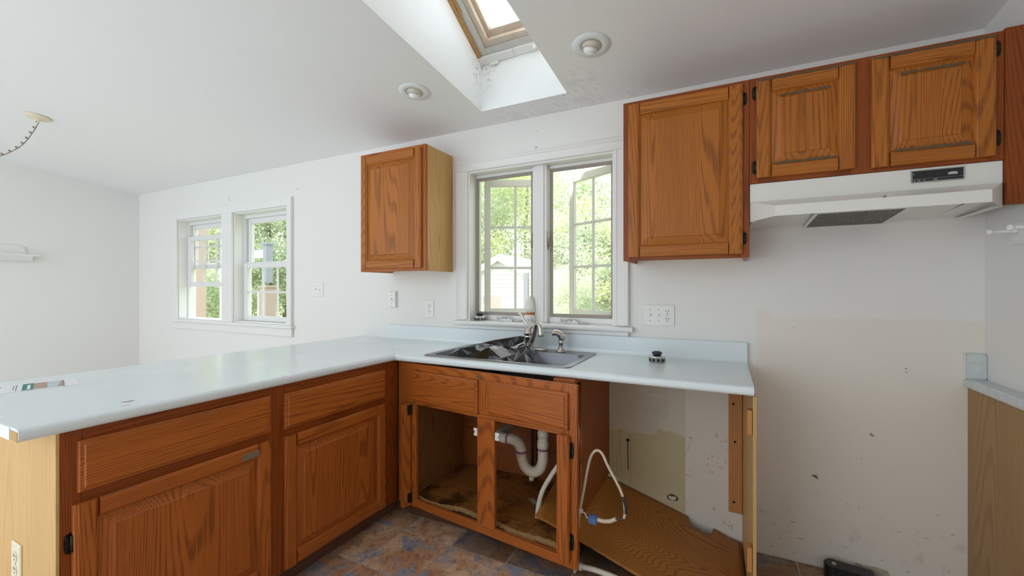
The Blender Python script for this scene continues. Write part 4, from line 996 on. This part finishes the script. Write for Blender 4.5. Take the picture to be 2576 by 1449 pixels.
# loose wood grain sheet lying across the bay
ls_ = thing('loose_sheet', (1.25, -.26, 0), 'loose wood grain sheet slumped across the empty dishwasher bay', 'sheet')
def sheet_z(x, y):
    z = .216-.317*(x-1.033)+.206*y
    zf = .018
    return zf + .5*((z-zf)+math.sqrt((z-zf)**2+.0022)) + .006*math.sin(x*14)*max(0, x-1.45)*4
outl = [(.803, -.515), (.97, -.505), (1.135, -.508), (1.274, -.519), (1.48, -.524), (1.695, -.530), (1.690, -.36), (1.684, -.20), (1.680, -.024), (1.625, -.024), (1.558, -.006), (1.552, -.040), (1.545, -.062), (1.525, -.066), (1.50, -.071), (1.47, -.072), (1.455, -.058), (1.445, -.030), (1.440, -.006), (1.30, -.006), (1.16, -.006), (1.036, -.010), (.92, -.024), (.803, -.040), (.801, -.20), (.806, -.36)]
P2 = [Vector(p) for p in outl]; pts2 = P2[:]
for i in range(1, 30):
    for j in range(1, 17):
        q = Vector((.80+.89*i/30, -.53+.53*j/17))
        if inside(q, P2) and min((q-p).length for p in P2) > .012: pts2.append(q)
r2 = geometry.delaunay_2d_cdt(pts2, [(i, (i+1) % len(P2)) for i in range(len(P2))], [], 1, 1e-6)
mb = MB(); mb.v = [Vector((v.x, v.y, sheet_z(v.x, v.y))) for v in r2[0]]; mb.f = [list(f) for f in r2[2]]; mb.sm = [True]*len(mb.f)
so_ = mb.build('sheet', M['sheet_X'], ls_); md = so_.modifiers.new('thickness', 'SOLIDIFY'); md.thickness = .006; md.offset = -1

# ------------------------------------------------------------------ plumbing under the sink
dp = thing('drain_pipe', (.70, -.30, .25), 'cream plastic drain trap with purple primer rings under the sink', 'pipe')
py_ = -.32
trap = catmull([(.765, py_, .46), (.765, py_, .40), (.762, py_, .365), (.745, py_, .325), (.705, py_, .305), (.665, py_, .322), (.645, py_, .360), (.640, py_, .392)], 6)
MB().tube(trap, .0275, 18).build('trap_bend', M['pvc'], dp)
MB().tube(catmull([(.640, py_, .385), (.638, py_, .415), (.622, py_, .445), (.592, py_, .458), (.560, py_, .458)], 6), .0285, 18).build('elbow', M['pvc'], dp)
MB().tube(catmull([(.565, py_, .458), (.525, py_, .458), (.497, py_+.020, .458), (.487, py_+.07, .458), (.486, -.012, .456)], 6), .0265, 18).build('waste_arm', M['pvc'], dp)
MB().lathe([(.0265, .440), (.0305, .442), (.0305, .478), (.0265, .480), (.0265, .500), (.029, .501), (.029, .530), (.024, .532), (.024, .545), (.0275, .548), (.0275, .566), (.017, .570), (.017, .742), (.0, .742)], (.765, py_, 0), 22).build('tail_piece', M['pvc'], dp)
for c, z in ((.765, .437), (.640, .402)): MB().lathe([(.0270, -.007), (.0295, -.006), (.0295, .006), (.0270, .007)], (c, py_, z), 20).build('primer_ring', M['primer'], dp)
MB().lathe([(.0265, -.006), (.0295, -.005), (.0295, .005), (.0265, .006)], (.562, py_, .458), 20, 'X').build('primer_ring', M['primer'], dp)
MB().lathe([(.0, .262), (.014, .262), (.014, .276), (.010, .278), (.010, .30)], (.700, py_, 0), 14).build('cleanout_plug', M['pvc'], dp)
sp_ = thing('supply_pipe', (.60, -.06, .125), 'thin dark water supply pipe behind the drain trap', 'pipe')
MB().tube([(.585, -.05, .1255), (.585, -.05, .40), (.585, -.05, .70)], .009, 10).build('riser', M['rubber'], sp_); MB().lathe([(.014, -.012), (.016, 0), (.014, .012), (0, .013)], (.585, -.05, .56), 12).build('valve', M['brass'], sp_)
MB().tube(catmull([(.585, -.062, .56), (.64, -.08, .55), (.68, -.07, .60), (.69, -.06, .72)], 6), .004, 8).build('feed_tube', M['cable'], sp_)
def corrugated(name, path, r, label):
    t = thing(name, path[0], label, 'hose', 'cream corrugated drain hoses'); P = catmull(path, 14)
    L = 0; S = [0]
    for a, b in zip(P[:-1], P[1:]): L += (b-a).length; S.append(L)
    n = int(L/.0042); Q = []; rr = []; k = 0
    for i in range(n+1):
        d = L*i/n
        while k < len(S)-2 and S[k+1] < d: k += 1
        u = (d-S[k])/max(1e-6, S[k+1]-S[k]); Q.append(P[k].lerp(P[k+1], u)); rr.append(r if i % 2 else r*.86)
    MB().tube(Q, rr, 12).build('corrugated_tube', M['hose'], t); MB().lathe([(r*1.1, -.012), (r*1.15, 0), (r*1.1, .012), (0, .012)], (Q[0].x, Q[0].y, Q[0].z), 14).build('end_cuff', M['hose'], t)
corrugated('drain_hose', [(.93, -.36, .56), (.90, -.40, .44), (.855, -.43, .36), (.815, -.44, .285), (.795, -.445, .215), (.79, -.455, .150)], .0125, 'cream corrugated hose curving down inside the sink base')
corrugated('drain_hose', [(1.035, -.535, .030), (1.10, -.545, .040), (1.17, -.545, .036), (1.26, -.535, .022), (1.36, -.49, .016)], .0125, 'cream corrugated hose under the loose sheet front edge')
corrugated('drain_hose', [(1.008, -.535, .50), (1.026, -.568, .55), (1.034, -.575, .63), (1.026, -.568, .70), (1.008, -.535, .75)], .0100, 'cream corrugated hose stub outside the sink base side')

ec = thing('electric_cable', (1.10, -.52, .10), 'looped tan electric cable with blue connector in the bay', 'cable')
cy_ = -.585
cp = [(1.025, cy_, .030), (1.030, cy_, .115), (1.043, cy_, .270), (1.066, cy_, .40), (1.084, cy_, .50), (1.100, cy_, .555), (1.122, cy_, .580), (1.146, cy_, .570), (1.172, cy_, .520), (1.205, cy_, .465), (1.232, cy_, .410), (1.242, cy_, .350), (1.238, cy_, .318)]
MB().tube(catmull(cp, 8), .0058, 10).build('cable', M['cable'], ec)
MB().tube(catmull([(1.233, cy_-.002, .408), (1.244, cy_-.002, .372), (1.246, cy_-.002, .340)], 6), .0064, 10).build('tape_wrap', M['rubber'], ec)
MB().tube(catmull([(1.242, cy_, .318), (1.222, cy_, .310), (1.205, cy_, .308)], 6), .004, 8).build('bare_wire', M['kick'], ec)
MB().tube(catmull([(1.205, cy_, .308), (1.180, cy_, .292), (1.150, cy_, .285), (1.122, cy_, .286)], 6), .0085, 10).build('cable_sleeve', M['cable'], ec)
MB().box(1.088, 1.126, cy_-.016, cy_+.014, .266, .300).build('connector', M['wirenut'], ec, bevel=.005)
MB().tube(catmull([(1.050, cy_-.004, .305), (1.072, cy_-.006, .303), (1.080, cy_-.006, .288), (1.095, cy_-.004, .284)], 6), .0028, 8).build('white_wire', M['plate'], ec)
MB().box(1.030, 1.062, cy_-.010, cy_+.010, .296, .314).build('cable_clamp', M['plate'], ec, bevel=.004)

# range plug lying by the wall and torn plaster strip
rp = thing('range_receptacle', (2.06, -.05, 0), 'black electric range plug standing on the floor by wall', 'plug')
def rpm(p):
    c, s = math.cos(-.12), math.sin(-.12); return (2.035+p[0]*c-p[1]*s, -.062+p[0]*s+p[1]*c, p[2])
pl = [(.032*math.cos(a), .040*math.sin(a)) for a in [math.radians(70+220*k/14) for k in range(15)]] + [(.135, -.034), (.142, -.028), (.142, .030), (.135, .036)]
MB().prism(pl, 'Z', .001, .062).map(rpm).build('housing', M['black'], rp, bevel=.004)
MB().prism([(.008*math.cos(a)+.005, .013*math.sin(a)) for a in [2*math.pi*k/14 for k in range(14)]], 'Z', .0622, .0632).map(rpm).build('cord_hole', M['greystrip'], rp)
MB().tube(catmull([rpm((.14, 0, .03)), rpm((.19, -.02, .02)), rpm((.26, -.07, .012)), rpm((.34, -.14, .012))], 6), .010, 10).build('cord', M['black'], rp)
st = MB().prism([(2.125, .002), (2.128, .058), (2.16, .054), (2.20, .058), (2.238, .052), (2.240, .002)], 'Y', -.010, -.001).build('plaster_strip', M['greystrip']); tag(st, 'torn grey plaster strip at the wall foot beside the plug', 'plaster')

# ------------------------------------------------------------------ outside
gr = MB().box(-60, 40, .4, 90, -.75, -.55).build('ground', M['grass']); struct(gr, 'sunlit lawn outside the windows', 'ground')
shd = thing('garden_shed', (-4.05, 9.2, -.55), 'white clapboard garden shed with gable roof behind sink window', 'shed')
sx0, sx1, sy0, sy1, sez, spz = -5.35, -2.75, 8.2, 11.0, 1.45, 2.12
sxm = (sx0+sx1)/2
MB().box(sx0+.02, sx1-.02, sy0+.03, sy1, -.55, sez).build('shed_wall', M['siding'], shd)
MB().prism([(sx0+.02, sez), (sx1-.02, sez), (sxm, spz-.04)], 'Y', sy0+.03, sy1).build('gable_wall', M['siding'], shd)
z = -.55
while z < spz-.10:
    h = .115; zz = z+h
    if zz <= sez: a, b = sx0, sx1
    else:
        k = (zz-sez)/(spz-sez); a, b = sx0+(sxm-sx0)*k, sx1-(sx1-sxm)*k
    if b-a > .12: MB().prism([(sy0+.03, z), (sy0-.012, z+.002), (sy0-.012, z+.008), (sy0+.022, z+h+.004), (sy0+.03, z+h)], 'X', a, b).build('clapboard', M['siding'], shd)
    z += h
for s in (-1, 1):
    e = sx0-.12 if s < 0 else sx1+.12
    k = (sez-.06); MB().prism([(sxm, spz+.02), (sxm, spz+.10), (e, k+.06), (e, k-.02)], 'Y', sy0-.18, sy1+.1).build('roof_slope', M['shedroof'], shd)
    MB().prism([(sxm, spz-.09), (sxm, spz+.02), (e, k-.02), (e, k-.13)], 'Y', sy0-.20, sy0-.17).build('rake_board', M['siding'], shd)
    MB().box(*(sorted((e-.02*s*0-(.10 if s > 0 else -.02)-.02, e-.02))), sy0-.02, sy0+.03, -.55, sez).build('corner_board', M['siding'], shd)
MB().box(-4.62, -4.02, sy0-.03, sy0-.013, -.5, 1.02).build('brown_panel', M['shedbrown'], shd)
dr = MB().box(-4.015, -3.42, sy0-.05, sy0-.013, -.5, 1.05).build('shed_door', M['sheddoor'], shd, bevel=.005)
adopt(MB().box(-3.56, -3.44, sy0-.07, sy0-.051, .58, .61).build('door_bolt', M['postgrey'], shd), dr)
MB().box(-3.415, -3.33, sy0-.05, sy0-.013, -.5, 1.10).build('door_trim', M['siding'], shd)
gp = MB().box(-2.98, -2.86, 7.4, 7.5, -.55, 1.66).build('leaning_board', M['postgrey']); tag(gp, 'grey board standing upright in front of the shed', 'board')

# porch posts and beam seen through the dining windows
def post(name, x, y, w, z0, z1, mat, label, extra=None):
    t = thing(name, (x, y, z0), label, 'post', 'porch posts outside'); MB().box(x-w/2, x+w/2, y-w/2, y+w/2, z0, z1).build('shaft', M[mat], t, bevel=.006); MB().box(x-w/2-.02, x+w/2+.02, y-w/2-.02, y+w/2+.02, z1, z1+.03).build('cap', M[mat], t)
    return t
post('porch_post', -4.62, 1.75, .10, 1.35, 1.93, 'postgrey', 'grey upper post seen through the right dining window')
t = post('deck_post', -4.62, 1.75, .16, -.55, 1.28, 'postbrown', 'brown deck post below the grey post outside dining window'); MB().box(-4.72, -4.705, 1.65, 1.85, -.5, 1.2).build('trim_board', M['siding'], t)
bmh = MB().box(-5.50, -4.68, 1.72, 1.80, 1.74, 1.86).build('porch_beam', M['siding'], bevel=.005); tag(bmh, 'white horizontal beam outside the right dining window', 'beam')
post('porch_post', -5.35, 1.55, .12, -.55, 2.4, 'siding', 'white porch post at the left edge of right dining window')
t = post('deck_post', -6.35, 1.60, .26, -.55, 2.6, 'postbrown', 'broad brown post outside the raised dining sash'); MB().box(-6.62, -6.49, 1.5, 1.7, -.5, 2.6).build('trim_board', M['siding'], t)

# trees: crown of leaf quads round branches
def crown_mesh(name, seed, n, mat, rx, rz, leaf):
    rnd = random.Random(seed); mb_v = []; mb_f = []
    cl = [(rnd.gauss(0, .42)*rx, rnd.gauss(0, .42)*rx, rnd.uniform(-.9, .95)*rz) for _ in range(46)]
    for i in range(n):
        c = cl[rnd.randrange(len(cl))]; s = .30*rx
        p = Vector((c[0]+rnd.gauss(0, s*.5), c[1]+rnd.gauss(0, s*.5), c[2]+rnd.gauss(0, s*.45)))
        u = Vector((rnd.gauss(0, 1), rnd.gauss(0, 1), rnd.gauss(0, 1))).normalized(); w = u.cross(Vector((rnd.gauss(0, 1), rnd.gauss(0, 1), rnd.gauss(0, 1)))).normalized()
        l = leaf*rnd.uniform(.6, 1.3); k = len(mb_v)
        mb_v += [p-u*l, p+w*l*.45, p+u*l, p-w*l*.45]; mb_f.append((k, k+1, k+2, k+3))
    me = bpy.data.meshes.new(name); me.from_pydata(mb_v, [], mb_f); me.materials.append(M[mat]); return me
CR = [crown_mesh('crown', 11, 20000, 'leafA', 2.0, 2.4, .058), crown_mesh('crown', 12, 20000, 'leafB', 2.0, 2.6, .058), crown_mesh('crown', 13, 20000, 'leafC', 2.0, 2.4, .058)]
def tree(x, y, h, sc, k, label, name='tree', cat='tree', grp='trees behind the house'):
    t = thing(name, (x, y, -.55), label, cat, grp)
    MB().tube([(x, y, -.56), (x+.05, y, h*.3), (x-.08, y+.05, h*.6), (x+.05, y, h*.85)], [.13*sc, .11*sc, .08*sc, .03*sc], 8).build('trunk', M['bark'], t)
    o = bpy.data.objects.new('crown', CR[k]); COL.objects.link(o); o.parent = t; o.location = (0, 0, h*.55+.3); o.scale = (sc, sc, h/5.2); o.rotation_euler.z = x*1.7
TR = [(-8.6, 13.5, 6.4, 1.25, 1, 'dark green tree rising left behind the shed'), (-6.2, 14.6, 7.0, 1.35, 0, 'yellow green tree rising behind the shed roof'), (-4.2, 13.6, 5.2, 1.2, 1, 'leafy tree right behind the shed gable'),
      (-2.6, 11.4, 4.3, 1.1, 2, 'pale green tree left in the right casement'), (-1.2, 12.0, 4.0, 1.2, 0, 'yellow green tree central in the right casement'), (.4, 11.5, 3.8, 1.2, 2, 'pale leafy tree right in the right casement'), (-1.6, 7.6, 2.0, .5, 2, 'low pale bush below the right casement trees'),
      (.1, 8.4, 2.3, .6, 0, 'low bright bush at the right casement edge'), (-13.5, 7.6, 6.0, 1.3, 2, 'pale green tree seen through the right dining window'), (-15.5, 5.6, 5.6, 1.2, 0, 'yellow green tree beyond the porch beam'), (-11.2, 8.6, 5.4, 1.1, 1, 'green tree at the right dining window edge'),
      (-18.2, 6.2, 6.2, 1.4, 1, 'dark green tree seen through the raised dining sash'), (-12.0, 4.6, 2.4, .8, 2, 'low pale bush beyond the deck post'), (-15.0, 4.0, 2.6, .8, 1, 'low green bush outside the left dining window'), (-20.5, 9.5, 7.0, 1.6, 2, 'tall pale tree far left of the dining windows'), (-10.8, 15.5, 7.0, 1.5, 2, 'tall pale tree far left behind the shed'), (2.2, 13.5, 4.2, 1.3, 1, 'green tree far right of the casement window'), (-16.5, 10.5, 6.5, 1.5, 0, 'bright tree behind the dining window trees')]
for a in TR: tree(*a)
